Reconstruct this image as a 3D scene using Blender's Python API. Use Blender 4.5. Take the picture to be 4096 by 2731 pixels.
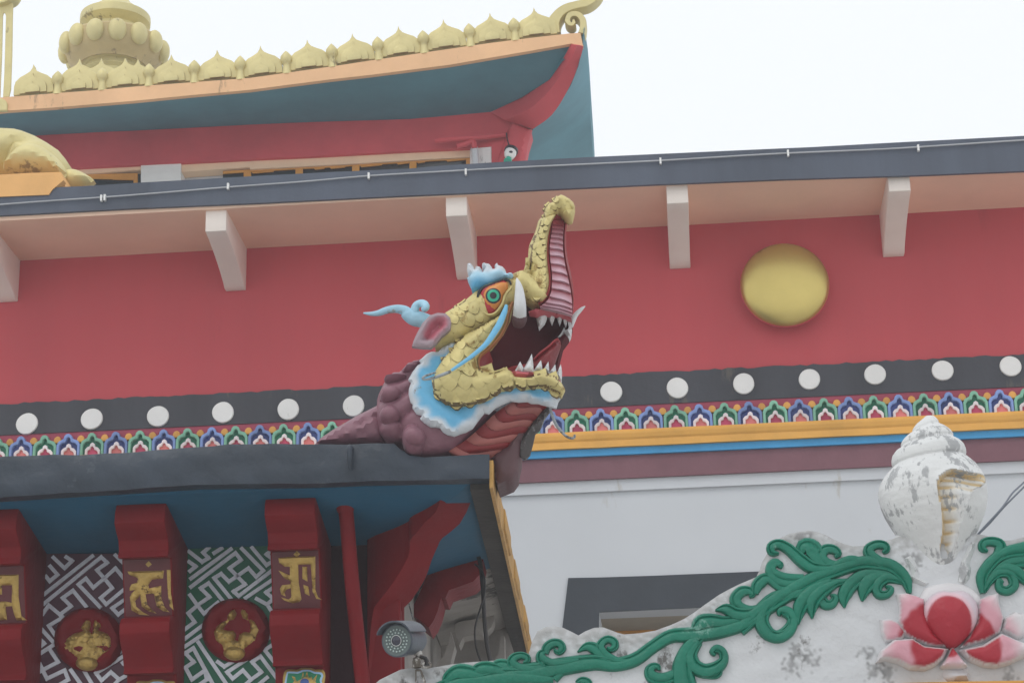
import bpy, bmesh, math, random
import numpy as np
from mathutils import Vector, Matrix
from mathutils.geometry import delaunay_2d_cdt

for o in list(bpy.data.objects):
    bpy.data.objects.remove(o, do_unlink=True)
SC = bpy.context.scene
COL = SC.collection
R = math.radians
random.seed(7)
RNG = np.random.default_rng(7)

# ------------------------------------------------------------------ camera
PITCH, YAW, ROLL, LENS = 20.0, 4.24, 1.4, 75.0
CAM_LOC = Vector((0, 0, 1.6))
cam_d = bpy.data.cameras.new('camera')
cam_d.lens = LENS
cam_d.sensor_width = 36.0
cam_d.clip_start = 0.1
cam_d.clip_end = 1000
cam = bpy.data.objects.new('camera', cam_d)
COL.objects.link(cam)
CAM_M = (Matrix.Rotation(R(YAW), 3, 'Z') @ Matrix.Rotation(R(90 + PITCH), 3, 'X') @ Matrix.Rotation(R(-ROLL), 3, 'Z'))
cam.matrix_world = Matrix.Translation(CAM_LOC) @ CAM_M.to_4x4()
SC.camera = cam

# ------------------------------------------------------------------ overcast sky, soft sun
world = bpy.data.worlds.new('World')
SC.world = world
world.use_nodes = True
nt = world.node_tree
bgn = nt.nodes['Background']
sky = nt.nodes.new('ShaderNodeTexSky')
sky.sky_type = 'NISHITA'
sky.sun_disc = False
sky.sun_elevation = R(58)
sky.sun_rotation = R(205)
sky.air_density = 1.0
sky.dust_density = 4.0
hsv = nt.nodes.new('ShaderNodeHueSaturation')
hsv.inputs['Saturation'].default_value = 0.25
mixw = nt.nodes.new('ShaderNodeMix')
mixw.data_type = 'RGBA'
mixw.inputs[0].default_value = 0.88           # the cloud deck hides the clear sky
mixw.inputs[7].default_value = (10.7, 11.1, 11.5, 1)
nt.links.new(sky.outputs[0], hsv.inputs['Color'])
nt.links.new(hsv.outputs[0], mixw.inputs[6])
nt.links.new(mixw.outputs[2], bgn.inputs['Color'])
bgn.inputs['Strength'].default_value = 0.1
sun_d = bpy.data.lights.new('sun', 'SUN')
sun_d.energy = 0.5
sun_d.angle = R(25)
sun_d.color = (1.0, 0.96, 0.9)
sun = bpy.data.objects.new('sun', sun_d)
COL.objects.link(sun)
# from behind and left of the camera, high
sdir = Vector((0.35, 0.62, -0.95)).normalized()
sun.rotation_euler = sdir.to_track_quat('-Z', 'Y').to_euler()
SC.view_settings.view_transform = 'Standard'
SC.view_settings.look = 'None'
SC.view_settings.exposure = 0.0
SC.view_settings.gamma = 1.0
SC.view_settings.use_curve_mapping = False
SC.render.engine = 'CYCLES'
SC.cycles.max_bounces = 8
SC.cycles.diffuse_bounces = 5
SC.cycles.volume_bounces = 1
SC.cycles.use_denoising = True

# ------------------------------------------------------------------ reading the photograph's layout onto real planes
FPX = 4096 * LENS / 36.0
def ray(px, py):
    return CAM_M @ Vector(((px - 2048.0) / FPX, -(py - 1365.5) / FPX, -1.0))

class Frame:
    def __init__(self, origin, rotz):
        self.o = Vector(origin)
        self.rz = rotz
        self.m = Matrix.Rotation(rotz, 3, 'Z')
        self.mi = self.m.transposed()
        self.c = self.mi @ (CAM_LOC - self.o)
    def hit(self, px, py, y):
        d = self.mi @ ray(px, py)
        return self.c + d * ((y - self.c.y) / d.y)
    def hitz(self, px, py, z):
        d = self.mi @ ray(px, py)
        return self.c + d * ((z - self.c.z) / d.z)
    def hitx(self, px, py, x):
        d = self.mi @ ray(px, py)
        return self.c + d * ((x - self.c.x) / d.x)
    def scale(self, px, py, y):
        return (self.hit(px + 1, py, y) - self.hit(px, py, y)).length

# crops of the photograph used while measuring: (x0, y0, scale)
CR = dict(A=(1400, 750, 1.307), B=(0, 0, 1.845), C=(1000, 0, 1.568), D=(0, 1700, 1.5207), E=(1200, 1750, 1.598),
          F=(2000, 2000, 1.96), G=(3000, 1600, 1.386), H=(2100, 1350, 2.352), I=(3000, 500, 1.2545), J=(0, 1500, 1.68),
          K=(1780, 750, 3.136), L=(1600, 1050, 2.851), M=(1780, 1150, 2.412), N=(1250, 1450, 2.476), O=(0, 0, 3.136),
          P=(1500, 2150, 2.699), Q=(0, 2150, 2.699), R=(650, 2150, 2.699), S=(1700, 2300, 2.94), U=(3400, 1900, 1.8865),
          W=(0, 0, 1 / 1.7415), X=(0, 0, 1.0))
def px(c, pts):
    x0, y0, s = CR[c]
    return [(x0 + p[0] / s, y0 + p[1] / s) + tuple(p[2:]) for p in pts]

# ------------------------------------------------------------------ materials
MATS = {}
def mk(name, rgb, rough=0.6, var=0.12, bump=0.2, scale=6.0, metal=0.0, attr=False, dirt=None, spec=0.4, streak=False, rnd=0.0):
    m = bpy.data.materials.new(name)
    m.use_nodes = True
    n = m.node_tree.nodes
    l = m.node_tree.links
    b = n['Principled BSDF']
    b.inputs['Roughness'].default_value = rough
    b.inputs['Metallic'].default_value = metal
    b.inputs['Specular IOR Level'].default_value = spec
    geo = n.new('ShaderNodeNewGeometry')
    no = n.new('ShaderNodeTexNoise')
    no.inputs['Scale'].default_value = scale * 0.35
    no.inputs['Detail'].default_value = 6
    no.inputs['Roughness'].default_value = 0.6
    if streak:
        mp = n.new('ShaderNodeMapping')
        mp.inputs['Scale'].default_value = (1, 1, 0.12)
        l.new(geo.outputs['Position'], mp.inputs[0])
        l.new(mp.outputs[0], no.inputs['Vector'])
    else:
        l.new(geo.outputs['Position'], no.inputs['Vector'])
    mr = n.new('ShaderNodeMapRange')
    mr.inputs[1].default_value = 0.3
    mr.inputs[2].default_value = 0.7
    mr.inputs[3].default_value = 1 - var
    mr.inputs[4].default_value = 1 + var
    l.new(no.outputs[0], mr.inputs[0])
    mul = n.new('ShaderNodeMix')
    mul.data_type = 'RGBA'
    mul.blend_type = 'MULTIPLY'
    mul.inputs[0].default_value = 1
    if attr:
        at = n.new('ShaderNodeAttribute')
        at.attribute_name = 'Col'
        l.new(at.outputs['Color'], mul.inputs[6])
    else:
        mul.inputs[6].default_value = (*rgb, 1)
    l.new(mr.outputs[0], mul.inputs[7])
    out = mul.outputs[2]
    if rnd:
        oi = n.new('ShaderNodeObjectInfo')
        rm = n.new('ShaderNodeMapRange')
        rm.inputs[3].default_value = 1 - rnd
        rm.inputs[4].default_value = 1 + rnd * .6
        l.new(oi.outputs['Random'], rm.inputs[0])
        m2 = n.new('ShaderNodeMix')
        m2.data_type = 'RGBA'
        m2.blend_type = 'MULTIPLY'
        m2.inputs[0].default_value = 1
        l.new(out, m2.inputs[6])
        l.new(rm.outputs[0], m2.inputs[7])
        out = m2.outputs[2]
    if dirt:
        drgb, amt, dsc, stretch = dirt
        dn = n.new('ShaderNodeTexNoise')
        dn.inputs['Scale'].default_value = dsc
        dn.inputs['Detail'].default_value = 9
        dn.inputs['Roughness'].default_value = 0.68
        dm = n.new('ShaderNodeMapping')
        dm.inputs['Scale'].default_value = (1, 1, stretch)
        l.new(geo.outputs['Position'], dm.inputs[0])
        l.new(dm.outputs[0], dn.inputs['Vector'])
        d2 = n.new('ShaderNodeTexNoise')
        d2.inputs['Scale'].default_value = dsc * 0.18
        d2.inputs['Detail'].default_value = 3
        l.new(geo.outputs['Position'], d2.inputs['Vector'])
        add = n.new('ShaderNodeMath')
        add.operation = 'MULTIPLY_ADD'
        add.inputs[1].default_value = 0.9
        l.new(d2.outputs[0], add.inputs[0])
        l.new(dn.outputs[0], add.inputs[2])
        ramp = n.new('ShaderNodeMapRange')
        ramp.inputs[1].default_value = 1.18 - 0.4 * amt
        ramp.inputs[2].default_value = 1.26 - 0.4 * amt
        l.new(add.outputs[0], ramp.inputs[0])
        dx = n.new('ShaderNodeMix')
        dx.data_type = 'RGBA'
        l.new(ramp.outputs[0], dx.inputs[0])
        l.new(out, dx.inputs[6])
        dx.inputs[7].default_value = (*drgb, 1)
        out = dx.outputs[2]
    l.new(out, b.inputs['Base Color'])
    if bump:
        bn = n.new('ShaderNodeTexNoise')
        bn.inputs['Scale'].default_value = scale * 3
        bn.inputs['Detail'].default_value = 5
        l.new(geo.outputs['Position'], bn.inputs['Vector'])
        bp = n.new('ShaderNodeBump')
        bp.inputs['Strength'].default_value = bump
        bp.inputs['Distance'].default_value = 0.02
        l.new(bn.outputs[0], bp.inputs['Height'])
        l.new(bp.outputs[0], b.inputs['Normal'])
    MATS[name] = m
    return m

mk('red_wall', (0.53, 0.071, 0.084), 0.75, 0.07, 0.12, 2.0, streak=True, dirt=((0.46, 0.064, 0.075), 0.15, 1.6, 0.2))
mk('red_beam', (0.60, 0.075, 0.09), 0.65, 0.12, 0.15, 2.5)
mk('white_wall', (0.59, 0.61, 0.635), 0.8, 0.03, 0.1, 2.0, dirt=((0.5, 0.49, 0.47), 0.02, 4.0, 0.3))
mk('bracket_white', (0.84, 0.75, 0.68), 0.8, 0.05, 0.15, 3.0)
mk('eave_white', (0.90, 0.62, 0.46), 0.8, 0.05, 0.15, 3.0)
mk('slate', (0.075, 0.09, 0.122), 0.6, 0.2, 0.3, 3.0, streak=True)
mk('slate_near', (0.032, 0.044, 0.062), 0.45, 0.25, 0.5, 4.0, dirt=((0.06, 0.075, 0.092), 0.12, 7.0, 1.0))
mk('black_band', (0.045, 0.047, 0.058), 0.6, 0.25, 0.25, 4.0, streak=True, dirt=((0.10, 0.09, 0.08), 0.16, 5.0, 0.2))
mk('disc_white', (0.82, 0.81, 0.79), 0.7, 0.04, 0.35, 6.0, dirt=((0.4, 0.38, 0.36), 0.08, 9.0, 0.3), rnd=0.06)
mk('magenta', (0.36, 0.05, 0.09), 0.6)
mk('arch_blue_rim', (0.2, 0.3, 0.6), 0.6, 0.12, rnd=0.2)
mk('arch_blue', (0.05, 0.075, 0.24), 0.6, 0.15, rnd=0.2)
mk('arch_green_rim', (0.22, 0.5, 0.36), 0.6, 0.12, rnd=0.2)
mk('arch_green', (0.015, 0.19, 0.11), 0.6, 0.15, rnd=0.2)
mk('arch_white', (0.78, 0.7, 0.72), 0.6, 0.06, rnd=0.2)
mk('arch_rose', (0.5, 0.06, 0.14), 0.6, rnd=0.2)
mk('arch_coral', (0.68, 0.2, 0.2), 0.6, rnd=0.2)
mk('orange', (0.70, 0.34, 0.07), 0.6, 0.1, rnd=0.2)
mk('yellow_ledge', (0.78, 0.40, 0.08), 0.55, 0.12, 0.2, 4.0)
mk('blue_ledge', (0.05, 0.32, 0.62), 0.55, 0.1)
mk('maroon', (0.20, 0.085, 0.105), 0.6, 0.1)
mk('window_black', (0.04, 0.048, 0.06), 0.65, 0.12, 0.1)
mk('beige', (0.42, 0.36, 0.28), 0.8)
mk('gold', (0.64, 0.54, 0.23), 0.55, 0.12, 0.3, 9.0, metal=0.12, dirt=((0.30, 0.19, 0.05), 0.22, 9.0, 0.7), rnd=0.1)
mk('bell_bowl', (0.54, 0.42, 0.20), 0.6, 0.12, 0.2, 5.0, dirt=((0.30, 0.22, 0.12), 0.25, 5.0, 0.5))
mk('petal_shade', (0.34, 0.27, 0.12), 0.6, 0.2, 0.2, 8.0)  # darker gold for the crest layers' side faces: shade painted into the colour
mk('gold_dark', (0.17, 0.11, 0.035), 0.6, 0.3, 0.3, 20.0)  # darker gold-brown for the side and back faces of the scales
mk('gold_far', (0.66, 0.57, 0.27), 0.5, 0.1, 0.2, 5.0, metal=0.2, dirt=((0.30, 0.24, 0.12), 0.12, 6.0, 0.4))
mk('gold_boss', (0.62, 0.49, 0.16), 0.38, 0.1, 0.15, 2.5, metal=0.85, dirt=((0.45, 0.33, 0.10), 0.25, 3.0, 0.8))
mk('gold_letter', (0.46, 0.31, 0.09), 0.38, 0.2, 0.5, 14.0, metal=0.5, dirt=((0.12, 0.065, 0.02), 0.28, 22.0, 1.0))
mk('salmon_fascia', (0.82, 0.50, 0.27), 0.7, 0.1, 0.2, 3.0, dirt=((0.45, 0.28, 0.16), 0.06, 5.0, 0.3))
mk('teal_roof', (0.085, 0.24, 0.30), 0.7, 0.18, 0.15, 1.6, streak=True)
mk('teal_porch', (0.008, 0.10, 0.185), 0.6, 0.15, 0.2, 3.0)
mk('concrete', (0.30, 0.28, 0.26), 0.85, 0.2, 0.3, 4.0, dirt=((0.07, 0.065, 0.06), 0.3, 3.0, 0.8))
mk('stain_black', (0.055, 0.05, 0.045), 0.8, 0.4, 0.4, 5.0)
mk('gold_tile', (0.5, 0.28, 0.07), 0.5, 0.2, 0.5, 12.0)
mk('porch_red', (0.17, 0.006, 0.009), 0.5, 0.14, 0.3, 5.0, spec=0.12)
mk('porch_panel', (0.11, 0.022, 0.026), 0.5, 0.14, 0.3, 5.0)
mk('porch_dark', (0.035,0.010,0.013), 0.6, 0.2, 0.3, 5.0, spec=0.1)
mk('panel_purple', (0.075, 0.022, 0.04), 0.5, 0.15, 0.2, 5.0)
mk('panel_green', (0.006, 0.11, 0.055), 0.5, 0.15, 0.2, 5.0)
mk('silver', (0.62, 0.64, 0.70), 0.45, 0.15, 0.5, 14.0, metal=0.1)
mk('cloud_green', (0.01, 0.2, 0.1), 0.5)
mk('pale_blue', (0.35, 0.55, 0.75), 0.5)
mk('deep_blue', (0.05, 0.1, 0.3), 0.5)
mk('mauve', (0.24, 0.108, 0.14), 0.42, 0.12, 0.4, 5.0)
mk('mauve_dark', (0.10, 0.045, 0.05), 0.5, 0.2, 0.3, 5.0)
mk('mouth', (0.085, 0.009, 0.013), 0.7, 0.1, 0.2, 5.0, spec=0.1)
mk('mouth_red', (0.30, 0.03, 0.035), 0.45, 0.12, 0.2, 5.0)
mk('tongue', (0.20, 0.018, 0.022), 0.4, 0.12, 0.2, 5.0)
mk('gum', (0.52, 0.11, 0.13), 0.4, 0.15, 0.2, 9.0)
mk('copper', (0.42, 0.17, 0.06), 0.5)
mk('tooth', (0.68, 0.69, 0.70), 0.45, 0.06, 0.3, 12.0, dirt=((0.5, 0.45, 0.42), 0.08, 20.0, 0.6))
mk('paint', (1, 1, 1), 0.5, 0.09, 0.35, 8.0, attr=True, dirt=((0.24, 0.2, 0.17), 0.03, 12.0, 0.6))
mk('sky_blue', (0.16, 0.46, 0.70), 0.5, 0.08, 0.3, 8.0)
mk('horn_blue', (0.36, 0.60, 0.74), 0.5, 0.12, 0.4, 8.0, dirt=((0.3, 0.3, 0.28), 0.22, 12.0, 1.0))
mk('whisker_grey', (0.30, 0.33, 0.35), 0.5, 0.3, 0.4, 14.0, dirt=((0.08, 0.075, 0.07), 0.5, 14.0, 1.0))
mk('eye_orange', (0.66, 0.25, 0.055), 0.3, 0.06, 0.1)
mk('eye_red', (0.42, 0.028, 0.035), 0.35, 0.06, 0.1)
mk('eye_black', (0.02, 0.022, 0.028), 0.3, 0.06, 0.1)
mk('eye_green', (0.03, 0.40, 0.24), 0.3, 0.06, 0.1)
mk('belly_a', (0.22, 0.018, 0.02), 0.5, 0.14, 0.2, 5.0)
mk('belly_b', (0.36, 0.11, 0.095), 0.5, 0.14, 0.2, 5.0)
mk('frill_dark', (0.07, 0.062, 0.06), 0.6, 0.3, 0.4, 6.0, dirt=((0.3, 0.3, 0.3), 0.35, 6.0, 0.7))
mk('pediment_white', (0.56, 0.57, 0.58), 0.75, 0.05, 0.5, 7.0, attr=True, dirt=((0.15, 0.145, 0.14), 0.2, 8.0, 0.7))
mk('conch_white', (0.76, 0.77, 0.77), 0.6, 0.06, 0.35, 8.0, attr=True, dirt=((0.37, 0.375, 0.38), 0.45, 42.0, 0.35))
mk('leaf_green', (0.005, 0.165, 0.105), 0.42, 0.14, 0.4, 9.0, dirt=((0.15, 0.32, 0.26), 0.07, 14.0, 0.8))
mk('lotus', (1, 1, 1), 0.45, 0.06, 0.25, 10.0, attr=True, dirt=((0.25, 0.22, 0.2), 0.03, 14.0, 0.8))
mk('camera_grey', (0.075, 0.088, 0.11), 0.4, 0.1, 0.1)
mk('camera_face', (0.12, 0.15, 0.15), 0.15, 0.05, 0.0)
mk('led', (0.42, 0.5, 0.48), 0.15, 0.02, 0.0)
mk('lens', (0.02, 0.02, 0.04), 0.06, 0.02, 0.0, spec=0.9)
mk('metal_ring', (0.5, 0.52, 0.52), 0.25, 0.05, 0.0, metal=0.8)
mk('mount_white', (0.55, 0.53, 0.5), 0.5, 0.1, 0.2, dirt=((0.12, 0.1, 0.08), 0.4, 20.0, 1.0))
mk('cable_black', (0.03, 0.028, 0.028), 0.45, 0.1, 0.0)
mk('cable_white', (0.42, 0.43, 0.45), 0.5, 0.1, 0.0)
mk('wire_grey', (0.2, 0.22, 0.26), 0.5, 0.1, 0.0)
mk('plinth_orange', (0.82, 0.45, 0.16), 0.7, 0.1, 0.3, 4.0)
mk('frame_orange', (0.62, 0.28, 0.05), 0.6, 0.12)
mk('cream', (0.85, 0.62, 0.42), 0.75, 0.06)
mk('lamp_green', (0.03, 0.42, 0.3), 0.4)
g = mk('glass', (0.015, 0.018, 0.022), 0.08, 0.05, 0.0, spec=0.6)
mk('courtyard', (0.52, 0.50, 0.47), 0.9, 0.12, 0.2, 1.0)

# ------------------------------------------------------------------ object helpers
class Thing:
    """an Empty at the thing's base; its parts are given in the frame's coordinates"""
    def __init__(self, name, label, cat, frame, base=(0, 0, 0), group=None):
        self.f = frame
        self.base = Vector(base)
        o = bpy.data.objects.new(name, None)
        COL.objects.link(o)
        o.empty_display_size = 0.2
        o.location = frame.o + frame.m @ self.base
        o.rotation_euler = (0, 0, frame.rz)
        o['label'] = label
        o['category'] = cat
        if group:
            o['group'] = group
        self.o = o
    def part(self, name, vf, mat, parent=None, smooth=True, label=None, sharp=40, bevel=0):
        me = mesh(name, vf, mat, smooth, self.base, sharp, bevel)
        ob = bpy.data.objects.new(name, me)
        COL.objects.link(ob)
        ob.parent = parent or self.o
        if label:
            ob['label'] = label
        return ob
    def copy(self, src, loc, rot=None, scale=None, parent=None, mat=None):
        ob = src.copy()
        COL.objects.link(ob)
        ob.parent = parent or self.o
        ob.location = loc
        if rot is not None:
            ob.rotation_euler = rot
        if scale is not None:
            ob.scale = scale
        return ob

def mesh(name, vf, mat, smooth=True, base=Vector((0, 0, 0)), sharp=40, bevel=0):
    v, f = vf[0], vf[1]
    colr = vf[2] if len(vf) > 2 else None
    me = bpy.data.meshes.new(name)
    me.from_pydata([(p[0] - base[0], p[1] - base[1], p[2] - base[2]) for p in v], [], [tuple(int(i) for i in q) for q in f])
    if colr is not None:
        a = me.color_attributes.new('Col', 'FLOAT_COLOR', 'POINT')
        for i, c in enumerate(colr):
            a.data[i].color = (c[0], c[1], c[2], 1)
    bm = bmesh.new()
    bm.from_mesh(me)
    bmesh.ops.recalc_face_normals(bm, faces=bm.faces)
    if bevel:
        eg = [e for e in bm.edges if len(e.link_faces) == 2 and e.calc_face_angle() > R(35)]
        bmesh.ops.bevel(bm, geom=eg, offset=bevel, segments=2, profile=0.5, affect='EDGES', clamp_overlap=True)
    if smooth:
        for q in bm.faces:
            q.smooth = True
        for e in bm.edges:
            if len(e.link_faces) == 2 and e.calc_face_angle() > R(sharp):
                e.smooth = False
    bm.to_mesh(me)
    bm.free()
    me.materials.append(MATS[mat] if isinstance(mat, str) else mat)
    return me

def join(*vfs):
    V, F, Cc = [], [], []
    hc = any(len(x) > 2 for x in vfs)
    for x in vfs:
        o = len(V)
        V += list(x[0])
        F += [tuple(i + o for i in q) for q in x[1]]
        if hc:
            Cc += list(x[2])
    return (V, F, Cc) if hc else (V, F)

def box(x0, x1, y0, y1, z0, z1):
    v = [(x, y, z) for x in (x0, x1) for y in (y0, y1) for z in (z0, z1)]
    return v, [(0, 1, 3, 2), (4, 6, 7, 5), (0, 4, 5, 1), (2, 3, 7, 6), (0, 2, 6, 4), (1, 5, 7, 3)]

def catmull(p, n=6, closed=False):
    p = np.asarray(p, float)
    m = len(p)
    out = []
    rng = range(m) if closed else range(m - 1)
    for i in rng:
        if closed:
            a, b, c, d = p[(i - 1) % m], p[i], p[(i + 1) % m], p[(i + 2) % m]
        else:
            a, b, c, d = p[max(i - 1, 0)], p[i], p[i + 1], p[min(i + 2, m - 1)]
        for k in range(n):
            t = k / n
            out.append(0.5 * ((2 * b) + (-a + c) * t + (2 * a - 5 * b + 4 * c - d) * t * t + (-a + 3 * b - 3 * c + d) * t ** 3))
    if not closed:
        out.append(p[-1])
    return np.array(out)

def tube(path, radii, n=10, sub=4, flat=None):
    """round tube through 3-D points; flat=(axis vector, factor) squashes the section"""
    if sub > 1:
        q = catmull([tuple(a) + (r,) for a, r in zip(path, radii)], sub)
    else:
        q = np.array([tuple(a) + (r,) for a, r in zip(path, radii)])
    P = [Vector(a[:3]) for a in q]
    rr = q[:, 3]
    V, F = [], []
    up = None
    for i, p in enumerate(P):
        t = (P[min(i + 1, len(P) - 1)] - P[max(i - 1, 0)])
        t = t.normalized() if t.length > 1e-9 else Vector((0, 0, 1))
        if up is None:
            up = Vector((0, 1, 0)) if abs(t.y) < 0.9 else Vector((1, 0, 0))
        s = t.cross(up).normalized()
        u = s.cross(t).normalized()
        up = u
        for k in range(n):
            a = 2 * math.pi * k / n
            d = s * math.cos(a) + u * math.sin(a)
            if flat:
                ax = Vector(flat[0])
                d = d - ax * d.dot(ax) * (1 - flat[1])
            V.append(tuple(p + d * max(rr[i], 1e-4)))
    m = len(P)
    for i in range(m - 1):
        for k in range(n):
            F.append((i * n + k, i * n + (k + 1) % n, (i + 1) * n + (k + 1) % n, (i + 1) * n + k))
    F.append(tuple(range(n)))
    F.append(tuple(range((m - 1) * n, m * n)))
    return V, F

def lathe(prof, c, n=32, axis='z', tilt=None):
    V, F = [], []
    for (r, h) in prof:
        for k in range(n):
            a = 2 * math.pi * k / n
            p = Vector((r * math.cos(a), r * math.sin(a), h)) if axis == 'z' else Vector((r * math.cos(a), -h, r * math.sin(a)))
            if tilt is not None:
                p = tilt @ p
            V.append(tuple(Vector(c) + p))
    m = len(prof)
    for i in range(m - 1):
        for k in range(n):
            F.append((i * n + k, i * n + (k + 1) % n, (i + 1) * n + (k + 1) % n, (i + 1) * n + k))
    F.append(tuple(range(n)))
    F.append(tuple(range((m - 1) * n, m * n)))
    return V, F

def ellipsoid(c, r, nu=14, nv=8, rot=None):
    V, F = [], []
    for j in range(nv + 1):
        t = math.pi * j / nv
        for k in range(nu):
            a = 2 * math.pi * k / nu
            p = Vector((r[0] * math.sin(t) * math.cos(a), r[1] * math.sin(t) * math.sin(a), r[2] * math.cos(t)))
            if rot is not None:
                p = rot @ p
            V.append(tuple(Vector(c) + p))
    for j in range(nv):
        for k in range(nu):
            F.append((j * nu + k, j * nu + (k + 1) % nu, (j + 1) * nu + (k + 1) % nu, (j + 1) * nu + k))
    return weld(V, F)

def weld(V, F, eps=1e-5):
    key, mp, W = {}, [], []
    for p in V:
        k = (round(p[0] / eps), round(p[1] / eps), round(p[2] / eps))
        if k not in key:
            key[k] = len(W)
            W.append(p)
        mp.append(key[k])
    G = []
    for q in F:
        r = []
        for i in q:
            if mp[i] not in r:
                r.append(mp[i])
        if len(r) > 2:
            G.append(tuple(r))
    return W, G

def loft(secs, closed=False, sub=1, caps=True):
    """rows of 3-D points; closed: each row is a ring"""
    S = np.array([[tuple(p) for p in s] for s in secs], float)
    if sub > 1:
        m, k = S.shape[:2]
        S = catmull(S.reshape(m, -1), sub).reshape(-1, k, 3)
    m, k = S.shape[:2]
    V = [tuple(p) for p in S.reshape(-1, 3)]
    F = []
    for i in range(m - 1):
        for j in range(k if closed else k - 1):
            F.append((i * k + j, i * k + (j + 1) % k, (i + 1) * k + (j + 1) % k, (i + 1) * k + j))
    if closed and caps:
        F.append(tuple(range(k)))
        F.append(tuple(range((m - 1) * k, m * k)))
    return V, F

def inside(P, poly):
    x, y = P[:, 0], P[:, 1]
    r = np.zeros(len(P), bool)
    n = len(poly)
    for i in range(n):
        x1, y1 = poly[i]
        x2, y2 = poly[(i + 1) % n]
        if y1 == y2:
            continue
        c = ((y1 > y) != (y2 > y)) & (x < (x2 - x1) * (y - y1) / (y2 - y1) + x1)
        r ^= c
    return r

def pdist(P, line, closed=True):
    d = np.full(len(P), 1e9)
    n = len(line)
    for i in range(n if closed else n - 1):
        a = line[i]
        b = line[(i + 1) % n]
        ab = b - a
        L2 = ab @ ab
        if L2 < 1e-14:
            continue
        t = np.clip(((P - a) @ ab) / L2, 0, 1)
        q = a + t[:, None] * ab
        d = np.minimum(d, np.hypot(*(P - q).T))
    return d

def resample(poly, res):
    out = []
    n = len(poly)
    for i in range(n):
        a, b = poly[i], poly[(i + 1) % n]
        k = max(1, int(math.ceil(np.hypot(*(b - a)) / res)))
        for j in range(k):
            out.append(a + (b - a) * j / k)
    return np.array(out)

class Relief:
    """a solid bounded by an outline (x, z) on the plane y, swelling towards the viewer with the distance from its edge"""
    def __init__(self, frame, pts, y, T=0.05, Rr=0.1, res=0.05, back=0.03, edge=0.0, smooth=0, grooves=(), hfun=None, cfun=None, raw=False, tilt=None):
        self.f, self.y, self.T, self.R, self.edge = frame, y, T, Rr, edge
        self.tilt = tilt
        if raw:
            P = np.array(pts, float)
        else:
            P = np.array([self.onplane(a) for a in pts], float)
        if smooth:
            P = catmull(P, smooth, True)
        self.poly = resample(P, res)
        self.grooves = [(np.array([self.onplane(a) for a in gl], float), gw, gd) for gl, gw, gd in grooves]
        self.hfun, self.cfun, self.res, self.back = hfun, cfun, res, back
    def onplane(self, a):
        y = self.y
        for _ in range(6 if self.tilt else 1):
            q = self.f.hit(a[0], a[1], y)
            if self.tilt:
                y = self.y + float(np.ravel(self.tilt(np.array([[q.x, q.z]])))[0])
        return q.x, q.z
    def h(self, P, d=None):
        P = np.atleast_2d(np.asarray(P, float))
        if d is None:
            d = pdist(P, self.poly)
            d[~inside(P, self.poly)] = 0
        t = np.clip(d / self.R, 0, 1)
        hh = self.edge + self.T * np.sqrt(np.clip(1 - (1 - t) ** 2, 0, 1))
        if self.hfun:
            hh = hh + self.hfun(P, d)
        for gl, gw, gd in self.grooves:
            hh = hh - gd * np.exp(-(pdist(P, gl, False) / gw) ** 2) * np.clip(d / (self.res * 1.5), 0, 1)
        return hh
    def Y(self, P, h):
        b = self.y if self.tilt is None else self.y + self.tilt(P)
        return b - h
    def hit(self, a, b):
        y = self.y
        for _ in range(6):
            q = self.f.hit(a, b, y)
            y = float(self.Y(np.array([[q.x, q.z]]), self.h([(q.x, q.z)]))[0])
        return self.f.hit(a, b, y)
    def normal(self, x, z, e=0.015):
        P = np.array([(x + e, z), (x - e, z), (x, z + e), (x, z - e)])
        y = self.Y(P, self.h(P))
        return Vector(((y[0] - y[1]) / (2 * e), -1, (y[2] - y[3]) / (2 * e))).normalized()
    def build(self):
        po, res = self.poly, self.res
        lo, hi = po.min(0), po.max(0)
        gx = np.arange(lo[0], hi[0], res)
        gz = np.arange(lo[1], hi[1], res * 0.87)
        G = np.array([(a + (0.5 * res if j % 2 else 0), b) for j, b in enumerate(gz) for a in gx]).reshape(-1, 2)
        if len(G):
            G = G[inside(G, po)]
        if len(G):
            G = G[pdist(G, po) > res * 0.55]
        n = len(po)
        co = [Vector(p) for p in po] + [Vector(p) for p in G]
        r = delaunay_2d_cdt(co, [(i, (i + 1) % n) for i in range(n)], [tuple(range(n))], 1, 1e-7)
        P = np.array([tuple(v) for v in r[0]])
        tris = [tuple(t) for t in r[2]]
        d = pdist(P, po)
        bd = d < 1e-6
        d[bd] = 0
        h = self.h(P, d)
        Yf = self.Y(P, h)
        Yb = self.Y(P, np.full(len(P), -self.back))
        m = len(P)
        V = [(P[i, 0], Yf[i], P[i, 1]) for i in range(m)]
        # back: same triangles, flat
        V += [(P[i, 0], Yb[i], P[i, 1]) for i in range(m)]
        F = list(tris) + [tuple(i + m for i in reversed(t)) for t in tris]
        cnt = {}
        for t in tris:
            for a, b in ((t[0], t[1]), (t[1], t[2]), (t[2], t[0])):
                cnt[(a, b)] = 1
        for (a, b) in list(cnt):
            if (b, a) not in cnt:
                F.append((b, a, a + m, b + m))
        if self.cfun:
            c = self.cfun(P, d)
            c = np.vstack([c, c])
            return V, F, c
        return V, F

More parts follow.
